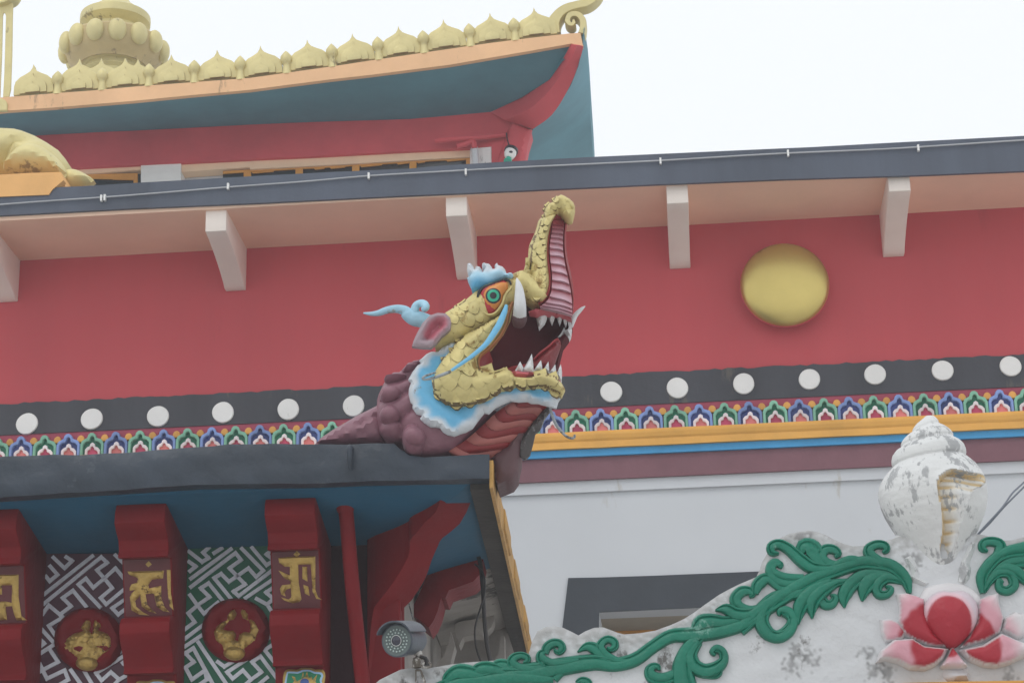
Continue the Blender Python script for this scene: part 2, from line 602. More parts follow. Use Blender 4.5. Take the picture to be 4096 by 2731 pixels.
def ribbon(frame, pts, widths, y, T=0.03, k=6, sub=5, back=0.02, both=False, lift=0.0, crease=0.0):
    """a carved lobe: path in photo pixels on the plane y, half-round section, widths in the same pixels"""
    q = catmull([(a[0], a[1], w) for a, w in zip(pts, widths)], sub)
    C = [frame.hit(a[0], a[1], y) for a in q]
    rows = []
    m = len(C)
    sc = frame.scale(q[0][0], q[0][1], y)
    for i in range(m):
        t = C[min(i + 1, m - 1)] - C[max(i - 1, 0)]
        t.y = 0
        t = t.normalized() if t.length > 1e-9 else Vector((1, 0, 0))
        s = Vector((-t.z, 0, t.x))
        w = max(q[i][2], 0.5) * sc * 0.5
        row = []
        for j in range(k + 1):
            u = -1 + 2 * j / k
            hgt = T * min(1, 0.35 + w / 0.06) * math.sqrt(max(0, 1 - (abs(u) ** 5))) * (1 - crease * math.exp(-((u - .38) / .16) ** 2)) + lift
            p = C[i] + s * (u * w)
            p.y = y - hgt
            row.append(p)
        for j in (k, 0):
            p = C[i] + s * ((-1 + 2 * j / k) * w)
            p.y = y + back
            row.append(p)
        rows.append(row)
    return loft(rows, closed=True)

def lerp(a, b, t):
    return np.asarray(a) + (np.asarray(b) - np.asarray(a)) * np.asarray(t)[..., None]
def smoothstep(a, b, x):
    t = np.clip((x - a) / (b - a), 0, 1)
    return t * t * (3 - 2 * t)
def frame_pts(fr, pts, y):
    return [fr.hit(a[0], a[1], y) for a in pts]
def extrude(fr, pts, y0, y1, sub=None):
    """flat polygon in photo pixels on plane y0, extruded back to y1"""
    P = [fr.hit(a[0], a[1], y0) for a in pts]
    n = len(P)
    V = [(p.x, y0, p.z) for p in P] + [(p.x, y1, p.z) for p in P]
    F = [tuple(range(n)), tuple(range(2 * n - 1, n - 1, -1))] + [(i, i + n, (i + 1) % n + n, (i + 1) % n) for i in range(n)]
    return V, F

def setting(name, vf, mat, kind='structure', smooth=False):
    ob = bpy.data.objects.new(name, mesh(name, vf, mat, smooth))
    COL.objects.link(ob)
    ob['kind'] = kind
    return ob

# ------------------------------------------------------------------ setting: courtyard ground
setting('ground', box(-60, 60, -30, 90, -0.3, 0.0), 'courtyard')
# ================================================================== main building
M = Frame((0, 28, 0), 0.0)
def zat(fr, c, pt, y):
    q = px(c, [pt])[0]
    return fr.hit(q[0], q[1], y).z
bld = Thing('monastery_building', 'large monastery hall with red upper wall, white lower wall and grey eave', 'building', M, (0, 0, 0))
XL, XR = -13.5, 14.5
EY = -1.5                                   # eave front
z_soff = M.hit(1785, 780, EY).z
z_band_t = 0.5 * (M.hit(0, 1630, -.05).z + M.hit(4096, 1401, -.05).z)
z_yel_t = zat(M, 'G', (300, 118), -.2)
z_yel_m = zat(M, 'G', (300, 160), -.2)
z_blu_t = zat(M, 'G', (300, 212), -.17)
z_mar_t = zat(M, 'G', (300, 260), -.1)
z_mar_b = zat(M, 'G', (300, 386), -.1)
z_arch_b = z_yel_t
z_arch_t = z_arch_b + (M.hit(2310, 1643, -.08).z - M.hit(2310, 1740, -.08).z)
z_band_b = z_arch_t + 0.05
bld.part('red_wall', box(XL, XR, 0, 0.4, z_band_t - .1, z_soff + .3), 'red_wall', smooth=False)
bld.part('cove_strip', box(XL, XR, -.05, 0.4, z_mar_b - .16, z_mar_b), 'white_wall', smooth=False)

def wavy_box(x0, x1, y0, y1, z0, z1, amp=0.012, step=0.35, top_only=True):
    """long plastered strip whose upper arris is not quite straight"""
    n = int((x1 - x0) / step)
    rows = []
    for i in range(n + 1):
        x = x0 + (x1 - x0) * i / n
        a = amp * (RNG.random() - .5) * 2
        rows.append([(x, y0, z0), (x, y0 + amp * .3 * (RNG.random() - .5), z1 + a), (x, y1, z1 + a), (x, y1, z0)])
    return loft(rows, closed=True)
bld.part('black_band', wavy_box(XL, XR, -.05, .1, z_band_b, z_band_t, .014, .09), 'black_band', smooth=False)
bld.part('frieze_backing', box(XL, XR, -.035, .1, z_arch_b - .02, z_band_b - .002), 'magenta', smooth=False)
yl = [(-.2, z_blu_t), (-.2, z_yel_m - .03), (-.22, z_yel_m), (-.235, z_yel_m + .05), (-.235, z_yel_t - .03), (-.215, z_yel_t), (.1, z_yel_t + .002), (.1, z_blu_t)]
bld.part('yellow_ledge', loft([[(x, a, b + .006 * (RNG.random() - .5)) for a, b in yl] for x in np.linspace(XL, XR, 90)], closed=True), 'yellow_ledge', smooth=False)
bld.part('blue_ledge', wavy_box(XL, XR, -.15, .1, z_mar_t, z_blu_t - .001, .0), 'blue_ledge', smooth=False)
bld.part('maroon_ledge', wavy_box(XL, XR, -.1, .1, z_mar_b, z_mar_t - .001, .0), 'maroon', smooth=False)

# white discs on the black band
dx = [(62, 973), (211, 962), (363, 956), (512, 947), (662, 940), (812, 932), (962, 924), (1113, 916), (1264, 908), (1404, 900), (1556, 891), (1708, 881), (1859, 871), (2010, 860), (2165, 851), (2321, 841)]
for i, (a, b) in enumerate(dx):
    c = M.hit(*px('W', [(a, b)])[0], -.06)
    r0 = 43.5 * M.scale(a * 1.7415, b * 1.7415, -.06)
    n = 26
    k = [1 + .035 * (RNG.random() - .5) + .02 * math.sin(2 * j * math.pi * 2 / n + i) for j in range(n)]
    k = [0.25 * k[j - 1] + .5 * k[j] + .25 * k[(j + 1) % n] for j in range(n)]
    rings = []
    for (s, h) in ((1.0, .02), (1.0, -.016), (.95, -.028), (.6, -.034)):
        rings.append([(c.x + r0 * s * k[j] * math.cos(j * 2 * math.pi / n), -.05 + h, c.z + r0 * s * k[j] * math.sin(j * 2 * math.pi / n)) for j in range(n)])
    bld.part('disc', loft(rings, closed=True), 'disc_white')

# lotus-petal arches of the frieze
O_ = [(383, 908), (385, 790), (400, 760), (430, 745), (450, 735), (455, 710), (475, 692), (500, 690), (525, 705), (533, 735), (560, 745), (590, 755), (610, 790), (612, 908)]
D_ = [(410, 908), (410, 800), (430, 775), (470, 765), (480, 730), (500, 720), (515, 735), (520, 765), (560, 775), (585, 800), (587, 908)]
W_ = [(430, 908), (430, 840), (450, 820), (475, 810), (480, 790), (500, 778), (522, 790), (525, 815), (555, 825), (577, 850), (577, 908)]
C_ = [(452, 908), (455, 850), (480, 840), (485, 820), (500, 812), (515, 825), (520, 843), (545, 855), (555, 870), (555, 908)]
aw = (M.hit(2999, 1650, -.08).x - M.hit(86.3, 1790, -.08).x) / 30
ah = z_arch_t - z_arch_b
def nrm(p):
    return [((a - 497.5) / 229 * aw * .99, (908 - b) / 218 * ah) for a, b in p]
def flat2(poly, y0, y1):
    n = len(poly)
    V = [(a, y0, b) for a, b in poly] + [(a, y1, b) for a, b in poly]
    return V, [tuple(range(n)), tuple(range(2 * n - 1, n - 1, -1))] + [(i, i + n, (i + 1) % n + n, (i + 1) % n) for i in range(n)]
SH = {}
for colr in ('blue', 'green'):
    SH[colr] = [mesh('frieze_arch', flat2(nrm(O_) + nrm(D_)[::-1], -.125, -.03), 'arch_%s_rim' % colr, bevel=.008),
                mesh('arch_niche', flat2(nrm(D_), -.065, -.03), 'arch_' + colr),
                mesh('arch_inner_rim', flat2(nrm(W_) + nrm(C_)[::-1], -.115, -.06), 'arch_white', bevel=.006),
                mesh('arch_core', flat2(nrm(C_), -.082, -.06), 'arch_rose' if colr == 'green' else 'arch_coral')]
kn = [(.16 * aw * math.cos(t), .2 * ah * math.sin(t)) for t in np.linspace(-.5, math.pi + .5, 12)]
knob = mesh('frieze_knob', flat2(kn, -.1, -.03), 'orange', bevel=.012)
x0a = M.hit(86.3, 1790, -.08).x
for i in range(-2, 43):
    colr = 'blue' if i % 2 == 0 else 'green'
    x = x0a + i * aw + .006 * (RNG.random() - .5)
    root = None
    for nm, me in zip(('frieze_arch', 'arch_niche', 'arch_inner_rim', 'arch_core'), SH[colr]):
        ob = bpy.data.objects.new(nm, me)
        COL.objects.link(ob)
        ob.parent = root or bld.o
        if root is None:
            ob.location = (x, 0, z_arch_b + .004 * (RNG.random() - .5))
            ob.rotation_euler = (0, R(1.2) * (RNG.random() - .5), 0)
            root = ob
    ob = bpy.data.objects.new('frieze_knob', knob)
    COL.objects.link(ob)
    ob.parent = bld.o
    ob.location = (x + aw / 2, 0, z_arch_b + ah * .74)

# eave: fascia, soffit, brackets
ft = px('B', [(-900, 1490), (150, 1420), (390, 1384), (700, 1370), (1000, 1350), (1500, 1322), (1845, 1302)]) + px('C', [(500, 1080), (1000, 1058), (1200, 1040), (1600, 1015), (2150, 985)]) + px('I', [(0, 125), (300, 112), (700, 90), (1375, 55), (1800, 30)])
fb = px('W', [(-300, 508), (0, 495), (300, 479), (600, 466), (900, 451), (1200, 438), (1500, 424), (1800, 412), (2100, 403), (2352, 393), (2650, 381)])
bld.part('eave_fascia', extrude(M, ft + fb[::-1], EY, EY + .05), 'slate', smooth=False)
bld.part('eave_soffit', box(XL, XR, EY + .051, 0.2, z_soff, z_soff + .12), 'eave_white', smooth=False)
bld.part('eave_roof', box(XL, XR, EY + .02, 6.2, z_soff + .121, z_soff + .24), 'concrete', smooth=False)
bw = 0.29
for cx, top, bot in ((-47, 525, 692), (496, 497, 665), (1048, 462, 638), (1555, 433, 612), (2064, 405, 584)):
    t = M.hit(cx * 1.7415, top * 1.7415, EY + .1)
    zb = M.hit(cx * 1.7415 + 50, bot * 1.7415, -.06).z
    zf = M.hit(cx * 1.7415, (top + 34) * 1.7415, EY + .1).z
    yy = np.linspace(0, 1, 8)
    prof = [(EY + .1, z_soff + .01), (EY + .1, zf)] + [(EY + .1 + (-.1 - EY - .1) * (1 - (1 - u) ** 1.25), zf + (zb - zf) * u ** 1.25) for u in yy[1:]] + [(.05, zb), (.05, z_soff + .01)]
    V = [(t.x + s * bw / 2, a, b) for s in (-1, 1) for a, b in prof]
    n = len(prof)
    F = [tuple(range(n)), tuple(range(2 * n - 1, n - 1, -1))] + [(i, i + n, (i + 1) % n + n, (i + 1) % n) for i in range(n)]
    bld.part('eave_bracket', (V, F), 'bracket_white', bevel=.012)

# black painted window surround on the white wall
wf = px('F', [(535, 608), (800, 603), (1200, 590), (2020, 557), (2900, 520), (2950, 1000), (2980, 1500), (440, 1500), (490, 985)])
wi = px('F', [(778, 875), (1580, 838), (2600, 795), (2620, 1500), (765, 1500)])
po = [M.hit(a, b, -.03) for a, b in wf]
pi_ = [M.hit(a, b, -.03) for a, b in wi]
ring_poly = [po[7], po[8], po[0], po[1], po[2], po[3], po[4], po[5], po[6], pi_[3], pi_[2], pi_[1], pi_[0], pi_[4]]
V = [(p.x, -.03, p.z) for p in ring_poly] + [(p.x, .05, p.z) for p in ring_poly]
n = len(ring_poly)
win = bld.part('window_surround', (V, [tuple(range(n)), tuple(range(2 * n - 1, n - 1, -1))] + [(i, i + n, (i + 1) % n + n, (i + 1) % n) for i in range(n)]), 'window_black', smooth=False)
# the wall is built round the opening; the recess behind it is deep
x0w, x1w, zt = pi_[0].x, pi_[2].x, pi_[0].z
zs_w = pi_[4].z
wz1 = z_mar_b - .16
bld.part('white_wall', join(box(XL, x0w, 0, .4, 0, wz1), box(x1w, XR, 0, .4, 0, wz1), box(x0w, x1w, 0, .4, zt, wz1), box(x0w, x1w, 0, .4, 0, zs_w)), 'white_wall', smooth=False)
bld.part('window_head', box(x0w, x1w, .001, 1.35, zt + .001, zt + .1), 'beige', parent=win, smooth=False)
bld.part('window_jamb', join(box(x0w - .1, x0w - .001, .4, 1.35, zs_w, zt), box(x1w + .001, x1w + .1, .4, 1.35, zs_w, zt)), 'white_wall', parent=win, smooth=False)
bld.part('window_frame', join(box(x0w, x1w, 1.2, 1.28, zt - .1, zt - .002), box(x0w, x0w + .1, 1.2, 1.28, zs_w, zt - .101), box(x1w - .1, x1w, 1.2, 1.28, zs_w, zt - .101)), 'frame_orange', parent=win, smooth=False)
bld.part('window_pane', box(x0w + .1, x1w - .1, 1.22, 1.25, zs_w, zt - .1), 'glass', parent=win, smooth=False)

# golden boss on the red wall
bc = M.hit(*px('W', [(1803, 649)])[0], -.3)
boss = Thing('golden_boss', 'large domed golden disc mounted on the red wall', 'disc', M, (bc.x, 0, bc.z))
rb = 179 * M.scale(3140, 1140, -.3)
prof = [(rb * .93, .02), (rb * .93, .16), (rb * .98, .165)]
boss.part('rim', lathe([(rb * .9, .0), (rb * .93, .15), (rb * 1.0, .17), (rb * 1.01, .2), (rb * .97, .22)], (bc.x, 0, bc.z), 48, 'y'), 'red_beam')
boss.part('dome', lathe([(rb * .985, .2), (rb * 1.0, .225), (rb * .985, .25)] + [(rb * .975 * math.cos(t), .25 + .15 * math.sin(t)) for t in np.linspace(.1, 1.57, 12)], (bc.x, 0, bc.z), 48, 'y'), 'gold_boss')

# white cable clipped along the fascia
cp = [(-60, 476), (0, 470), (120, 461), (240, 453), (380, 442), (524, 430), (700, 417), (847, 404), (1000, 395), (1180, 385), (1350, 377), (1517, 369), (1700, 358), (1810, 352), (2000, 344), (2109, 338), (2352, 322), (2500, 314)]
cbl = Thing('fascia_cable', 'thin white cable clipped along the grey fascia of the hall', 'cable', M, M.hit(2048, 680, EY))
cbl.part('cable', tube([M.hit(a * 1.7415, b * 1.7415, EY - .03) for a, b in cp], [.012] * len(cp), 6, 3), 'cable_white')
for a, b in ((233, 455), (241, 454), (524, 428), (847, 404), (1070, 395), (1517, 370), (1810, 352), (2109, 340)):
    h = M.hit(a * 1.7415, b * 1.7415, EY - .03)
    cbl.part('clip', box(h.x - .013, h.x + .013, EY - .055, EY - .001, h.z - .05, h.z + .04), 'disc_white', smooth=False)

# plinth and the reclining deer on the eave
pq = px('B', [(-700, 1300), (0, 1290), (200, 1278), (450, 1270), (470, 1330), (385, 1400), (360, 1437), (0, 1452), (-700, 1475)])
PY = EY + .05
pb = M.hit(0, 760, PY)
pl = Thing('statue_plinth', 'orange plinth under the golden reclining animal on the eave edge', 'plinth', M, pb)
pl.part('block', extrude(M, pq[:4] + px('B', [(485, 1385), (0, 1410), (-700, 1440)]), PY + .06, PY + 1.5), 'plinth_orange', smooth=False)
pl.part('front_slab', extrude(M, pq, EY - .02, EY + .1), 'plinth_orange', smooth=False)
deer = Thing('deer_statue', 'golden reclining deer statue seen from behind on an orange plinth', 'statue', M, M.hit(-50, 690, PY + .7))
body = px('B', [(-620, 1285), (-620, 1150), (-560, 1040), (-400, 985), (-200, 960), (0, 948), (60, 950), (160, 965), (250, 1000), (340, 1050), (430, 1110), (480, 1170), (515, 1225), (500, 1300), (470, 1375), (430, 1330), (300, 1300), (0, 1300)])
deer.part('body', Relief(M, body, PY + .7, T=.45, Rr=.7, res=.09, back=.35, grooves=[(px('B', [(30, 1255), (80, 1190), (120, 1130), (180, 1090), (280, 1065)]), .05, .12)]).build(), 'gold_far')
hn = px('B', [(40, 1270), (60, 1210), (110, 1140), (180, 1095), (250, 1078), (330, 1100), (410, 1160), (470, 1225), (500, 1290), (480, 1330), (430, 1300), (300, 1290)])
deer.part('haunch', Relief(M, hn, PY + .5, T=.35, Rr=.4, res=.07, back=.2, edge=.05, smooth=2).build(), 'gold_far')
tl = px('B', [(480, 1260), (540, 1248), (600, 1268), (650, 1297), (694, 1332), (640, 1360), (580, 1368), (500, 1372), (460, 1330)])
deer.part('tail', Relief(M, tl, PY + .6, T=.15, Rr=.2, res=.06, back=.12, smooth=2).build(), 'gold_far')
nk = [M.hit(*q, PY + .75) for q in px('B', [(-480, 1150), (-560, 950), (-640, 750), (-700, 640)])]
deer.part('neck', tube(nk, [.5, .38, .28, .24], 12), 'gold_far')
deer.part('head', tube([nk[-1] + Vector((.1, 0, -.1)), nk[-1] + Vector((-.2, 0, .1)), nk[-1] + Vector((-.65, 0, .0)), nk[-1] + Vector((-.85, 0, -.08))], [.2, .3, .2, .12], 12), 'gold_far')

# ================================================================== upper roof pavilion (lantern)
UF = Frame((0, 35, 0), 0.0)
FY = -1.9
upp = Thing('roof_pavilion', 'upper roof storey with flared teal eave, red beam and orange fascia', 'building', UF, (0, 0, M.hit(1785, 780, EY).z))
Ft = px('B', [(-500, 765), (-200, 742), (45, 718), (400, 690), (700, 668), (1000, 640), (1400, 610)]) + px('C', [(0, 490), (250, 455), (500, 420), (750, 382), (1000, 345), (1250, 308), (1500, 272), (1750, 240), (2000, 212), (2072, 208)])
Fb = px('B', [(-500, 868), (-200, 845), (50, 818), (400, 795), (700, 770), (1000, 745), (1400, 705)]) + px('C', [(0, 565), (250, 532), (500, 500), (750, 472), (1000, 440), (1250, 408), (1500, 365), (1750, 322), (2015, 275), (2090, 292)])
n = len(Ft)
rows = []
for a, b in zip(Ft, Fb):
    p, q = UF.hit(*a, FY), UF.hit(*b, FY)
    rows.append([(p.x, FY, p.z), (p.x, FY + .1, p.z), (q.x, FY + .1, q.z), (q.x, FY, q.z)])
upp.part('eave_fascia', loft(rows, closed=True), 'salmon_fascia', smooth=False)
# soffit between fascia and red beam
rt = px('B', [(-500, 1070), (-200, 1040), (50, 1018), (300, 1000), (700, 978), (1000, 965), (1400, 945)]) + px('C', [(0, 783), (250, 772), (500, 763), (750, 756), (1000, 748), (1250, 727), (1510, 703), (1700, 615), (1880, 500), (1960, 385)])
ty = [-.12] * 13 + [-.12, -.55, -1.1, -1.6]
rows = [[UF.hit(b[0], b[1], FY + .08), UF.hit(*r_, y)] for b, r_, y in zip(Fb, rt, ty)]
rows = [[a, lerp(a, b, np.array(.5)) + np.array((0, 0, -.0)), b] for a, b in rows]
up_rows = [[Vector(p) + Vector((0, .0, 0)) for p in r_] + [Vector(p) + Vector((0, .05, .12)) for p in reversed(r_)] for r_ in rows]
upp.part('soffit', loft(up_rows, closed=True), 'teal_roof')
# side soffit to the right of the hip
XC = UF.hit(*px('C', [(2088, 240)])[0], FY).x
ri = px('C', [(2060, 420), (2010, 540), (1950, 640), (1870, 740), (1780, 800), (1735, 905), (1722, 1010), (1715, 1060)])
ri_y = [-1.6, -1.2, -.8, -.4, -.1, .6, 1.5, 2.2]
ro = px('C', [(2090, 260), (2112, 400), (2122, 520), (2130, 650), (2140, 800), (2147, 900), (2152, 985), (2156, 1060)])
ro_y = [-1.9, -.9, .0, .9, 2.2, 3.0, 3.8, 4.6]
rows = []
for a, ya, b, yb in zip(ri, ri_y, ro, ro_y):
    p, q = UF.hit(*a, ya), UF.hit(*b, yb)
    rows.append([p, q, q + Vector((.03, .0, .28)), p + Vector((0, .1, .28))])
upp.part('side_soffit', loft(rows, closed=True), 'teal_roof')
# red beam with the wall end
rb_ = px('B', [(-500, 1260), (-500, 1070)]) + [r_ for r_ in rt[1:14]] + px('C', [(1650, 765), (1765, 820), (1740, 900), (1728, 960), (1720, 1060), (1515, 1060), (1515, 918), (1380, 930), (900, 952), (400, 980), (0, 998)]) + px('B', [(1845, 1175), (1300, 1203), (1040, 1215), (540, 1240), (0, 1262)])
upp.part('red_beam', extrude(UF, rb_, -.12, .3), 'red_beam', smooth=False)
hl = px('C', [(1510, 705), (1700, 615), (1800, 555), (1880, 495), (1950, 395), (2012, 280)])
hm = px('C', [(1600, 755), (1740, 690), (1850, 600), (1930, 500), (2005, 390), (2050, 285)])
hr = px('C', [(1770, 812), (1790, 800), (1890, 725), (1975, 600), (2050, 440), (2092, 290)])
hy = [-.13, -.5, -.85, -1.1, -1.5, -1.88]
rows = []
for a, b, c, y in zip(hl, hm, hr, hy):
    A, B, C2 = UF.hit(*a, y), UF.hit(*b, y - .16), UF.hit(*c, y)
    rows.append([A, B, C2, C2 + Vector((0, .3, .2)), A + Vector((0, .3, .2))])
upp.part('hip_beam', loft(rows, closed=True, sub=3), 'red_beam', sharp=25)
nub = UF.hit(*px('C', [(1700, 790)])[0], -.3)
upp.part('hip_corbel', Relief(UF, px('C', [(1640, 762), (1770, 815), (1742, 900), (1728, 1010), (1720, 1060), (1530, 1060), (1590, 900), (1612, 830)]), -.13, T=.12, Rr=.12, res=.06, back=.05).build(), 'red_beam')
# wall, windows
zl = UF.hit(*px('C', [(700, 1200)])[0], 0).z
zwt = UF.hit(*px('C', [(700, 950)])[0], 0).z
xwl, xwr = UF.hit(-300, 700, 0).x, UF.hit(*px('C', [(1712, 1000)])[0], 0).x
upp.part('wall', box(xwl, xwr, .25, .5, zl - .8, zwt + .6), 'white_wall', smooth=False)
def wallpoly(name, c, pts, y0, y1, mat):
    return upp.part(name, extrude(UF, px(c, pts), y0, y1), mat, smooth=False)
wallpoly('pillar', 'B', [(1040, 1216), (1335, 1204), (1335, 1420), (1040, 1430)], -.08, .26, 'disc_white')
wallpoly('jamb', 'C', [(1380, 931), (1514, 919), (1514, 1080), (1380, 1080)], -.1, .26, 'disc_white')
wallpoly('lintel', 'C', [(0, 998), (400, 980), (900, 952), (1379, 930), (1379, 985), (1100, 1000), (600, 1030), (0, 1062)], -.03, .24, 'cream')
wallpoly('lintel', 'B', [(1336, 1204), (1845, 1176), (1845, 1235), (1336, 1270)], -.03, .24, 'cream')
wallpoly('lintel', 'B', [(0, 1264), (540, 1241), (1039, 1216), (1039, 1252), (540, 1290), (0, 1330)], -.03, .24, 'cream')
f1 = wallpoly('window_frame', 'C', [(-170, 1075), (0, 1064), (600, 1032), (1100, 1001), (1379, 986), (1379, 996), (1100, 1012), (600, 1044), (0, 1078), (-170, 1090)], .02, .05, 'frame_orange')
for c, pts in (('C', [(285, 1060), (330, 1058), (330, 1140), (285, 1140)]), ('C', [(640, 1040), (685, 1036), (685, 1120), (640, 1120)]), ('C', [(1000, 1016), (1043, 1012), (1043, 1100), (1000, 1100)]), ('C', [(1355, 995), (1381, 993), (1381, 1080), (1355, 1080)]), ('C', [(-40, 1080), (5, 1078), (5, 1160), (-40, 1160)])):
    upp.part('post', extrude(UF, px(c, pts), .0, .05), 'frame_orange', parent=f1, smooth=False)
for a, b in (((10, 1080), (150, 1071)), ((500, 1050), (600, 1044)), ((690, 1040), (830, 1030)), ((920, 1024), (1000, 1018)), ((1045, 1016), (1100, 1012)), ((1230, 1005), (1355, 997)), ((400, 1056), (470, 1052))):
    q = [a, b, (b[0] - 6, b[1] + 6), (a[0] + 8, a[1] + 8)]
    upp.part('fretwork', extrude(UF, px('C', q), .025, .05), 'frame_orange', parent=f1, smooth=False)
f2 = wallpoly('window_frame', 'B', [(0, 1332), (540, 1292), (1015, 1278), (1015, 1400), (985, 1400), (985, 1325), (640, 1318), (0, 1370)], .02, .05, 'frame_orange')
upp.part('fretwork', extrude(UF, px('B', [(820, 1300), (985, 1300), (985, 1330), (830, 1326)]), .03, .05), 'frame_orange', parent=f2, smooth=False)
wallpoly('window_pane', 'C', [(-170, 1090), (1378, 1000), (1378, 1150), (-170, 1200)], .06, .1, 'glass')
wallpoly('window_pane', 'B', [(0, 1340), (1039, 1285), (1039, 1440), (0, 1460)], .06, .1, 'glass')
# pipes and lamp under the hip
pp = Thing('overflow_pipe', 'red painted waste pipes jutting from the beam below the teal eave', 'pipe', UF, UF.hit(*px('C', [(1400, 880)])[0], -.3))
pp.part('long_pipe', tube([UF.hit(*q, y) for q, y in zip(px('C', [(1158, 882), (1300, 868), (1450, 860), (1605, 845)]), (-.35, -.33, -.3, -.2))], [.055, .055, .05, .05], 8), 'red_beam')
pp.part('short_pipe', tube([UF.hit(*q, -.3) for q in px('C', [(1297, 918), (1350, 905), (1398, 888), (1408, 930)])], [.05, .05, .05, .05], 8), 'red_beam')
pp.part('downpipe', tube([UF.hit(*q, -.25) for q in px('C', [(1408, 925), (1412, 970), (1420, 1070)])], [.06, .06, .06], 8), 'white_wall')
lc = UF.hit(*px('C', [(1632, 965)])[0], -.4)
lp = Thing('security_lamp', 'small white lamp with dark cap and green base hanging by the roof corner', 'lamp', UF, lc)
tlt = Matrix.Rotation(R(14), 3, 'Y') @ Matrix.Rotation(R(-20), 3, 'X')
s_ = UF.scale(2040, 615, -.4) / 1.568
lp.part('cap', lathe([(20 * s_, 44 * s_), (42 * s_, 38 * s_), (44 * s_, 22 * s_), (38 * s_, 18 * s_)], lc, 20, 'z', tlt), 'eye_black')
lp.part('globe', lathe([(36 * s_, 20 * s_), (38 * s_, 0), (30 * s_, -26 * s_), (20 * s_, -38 * s_)], lc, 20, 'z', tlt), 'disc_white')
lp.part('spot', ellipsoid(lc + Vector((.02, -.22 * 40 * s_ - 24 * s_, -4 * s_)), (12 * s_, 12 * s_, 8 * s_)), 'eye_black')
lp.part('base', lathe([(16 * s_, -36 * s_), (12 * s_, -52 * s_), (26 * s_, -60 * s_), (26 * s_, -70 * s_)], lc, 16, 'z', tlt), 'lamp_green')
lp.part('wire', tube([lc + Vector((0, 0, 40 * s_)), UF.hit(*px('C', [(1615, 880)])[0], -.35), UF.hit(*px('C', [(1608, 835)])[0], -.25)], [.012] * 3, 6), 'cable_black')

# gilded petal crest along the fascia
pet = [(105, 705), (107, 650), (117, 616), (150, 587), (190, 570), (222, 553), (238, 531), (245, 505), (252, 531), (270, 553), (305, 571), (345, 588), (379, 616), (389, 650), (391, 705)]
sc = UF.scale(1000, 320, FY) / 1.845 * 1.045
def pshape(k, dz=0.0):
    return [((a - 248) * sc * k, (705 - b) * sc * k * 1.14 + dz) for a, b in pet]
def flatr(poly, y0, y1):
    return flat2(poly, y0, y1)
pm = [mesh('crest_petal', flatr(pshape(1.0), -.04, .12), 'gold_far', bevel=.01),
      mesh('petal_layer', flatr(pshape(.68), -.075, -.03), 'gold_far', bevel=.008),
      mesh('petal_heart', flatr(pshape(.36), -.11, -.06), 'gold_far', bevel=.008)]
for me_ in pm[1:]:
    me_.materials.append(MATS['petal_shade'])
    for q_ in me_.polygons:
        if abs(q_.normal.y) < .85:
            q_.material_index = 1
kc = sc * 1.845 / 1.568
kn_m = mesh('crest_bud', lathe([(30 * kc, -20 * kc), (22 * kc, 30 * kc), (22 * kc, 52 * kc), (30 * kc, 60 * kc), (37 * kc, 82 * kc), (34 * kc, 105 * kc), (18 * kc, 128 * kc), (2 * kc, 146 * kc)], (0, 0, 0), 16), 'gold_far', sharp=60)
tips = px('B', [(-95, 540), (245, 515), (585, 492), (925, 470), (1265, 450), (1605, 415)]) + px('C', [(75, 325), (370, 290), (655, 255), (945, 222), (1228, 185), (1520, 142), (1795, 95)])
fx = [a[0] for a in Ft]
fyy = [a[1] for a in Ft]
def crest_base(x):
    return np.interp(x, fx, fyy)
def place(me_list, x, y, dy=0.0):
    b = UF.hit(x, crest_base(x) - 2 + dy, y)
    sl = math.atan2(crest_base(x - 30) - crest_base(x + 30), 60)
    root = None
    for me in me_list:
        ob = bpy.data.objects.new(me.name.split('.')[0], me)
        COL.objects.link(ob)
        ob.parent = root or upp.o
        if root is None:
            ob.location = b - upp.base
            ob.rotation_euler = (0, -sl * .5, 0)
            ob.scale = (1, 1, 1 + .05 * (RNG.random() - .5))
            root = ob
for i, (a, b) in enumerate(tips):
    if a < 100:
        continue
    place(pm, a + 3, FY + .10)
for a, b in px('B', [(420, 515), (750, 505), (1095, 465), (1430, 440), (1770, 400)]) + px('C', [(228, 310), (515, 275), (805, 240), (1090, 207), (1380, 165), (1660, 115)]):
    place([kn_m], a + 3, FY + .07)
# scroll finial at the corner
sf = Thing('corner_scroll', 'gilded S-shaped scroll finial rising from the roof corner', 'finial', UF, UF.hit(*px('C', [(2050, 215)])[0], FY + .15))
def thick_ribbon(fr, pts, w, y, dpt):
    q = catmull([(a[0], a[1], ww) for a, ww in zip(pts, w)], 5)
    C = [fr.hit(a[0], a[1], y) for a in q]
    s0 = fr.scale(q[0][0], q[0][1], y)
    rows = []
    for i in range(len(C)):
        t = C[min(i + 1, len(C) - 1)] - C[max(i - 1, 0)]
        t.y = 0
        t.normalize()
        s = Vector((-t.z, 0, t.x)) * q[i][2] * s0 * .5
        rows.append([C[i] + s, C[i] + s * .8 + Vector((0, -.05, 0)), C[i] - s * .8 + Vector((0, -.05, 0)), C[i] - s, C[i] - s + Vector((0, dpt, 0)), C[i] + s + Vector((0, dpt, 0))])
    return loft(rows, closed=True)
k_ = 1 / 1.568
sf.part('stem', thick_ribbon(UF, px('C', [(1915, 215), (1905, 150), (1935, 95), (1985, 58), (2050, 38), (2120, 20), (2180, -25), (2210, -80)]), [v * k_ for v in (70, 85, 75, 68, 62, 62, 50, 30)], FY + .15, .22), 'gold_far')
sf.part('curl', thick_ribbon(UF, px('C', [(2078, 215), (2088, 180), (2086, 130), (2055, 97), (2010, 100), (1992, 135), (2012, 160), (2032, 150), (2028, 132)]), [v * k_ for v in (45, 42, 45, 42, 40, 36, 30, 24, 14)], FY + .1, .24), 'gold_far')

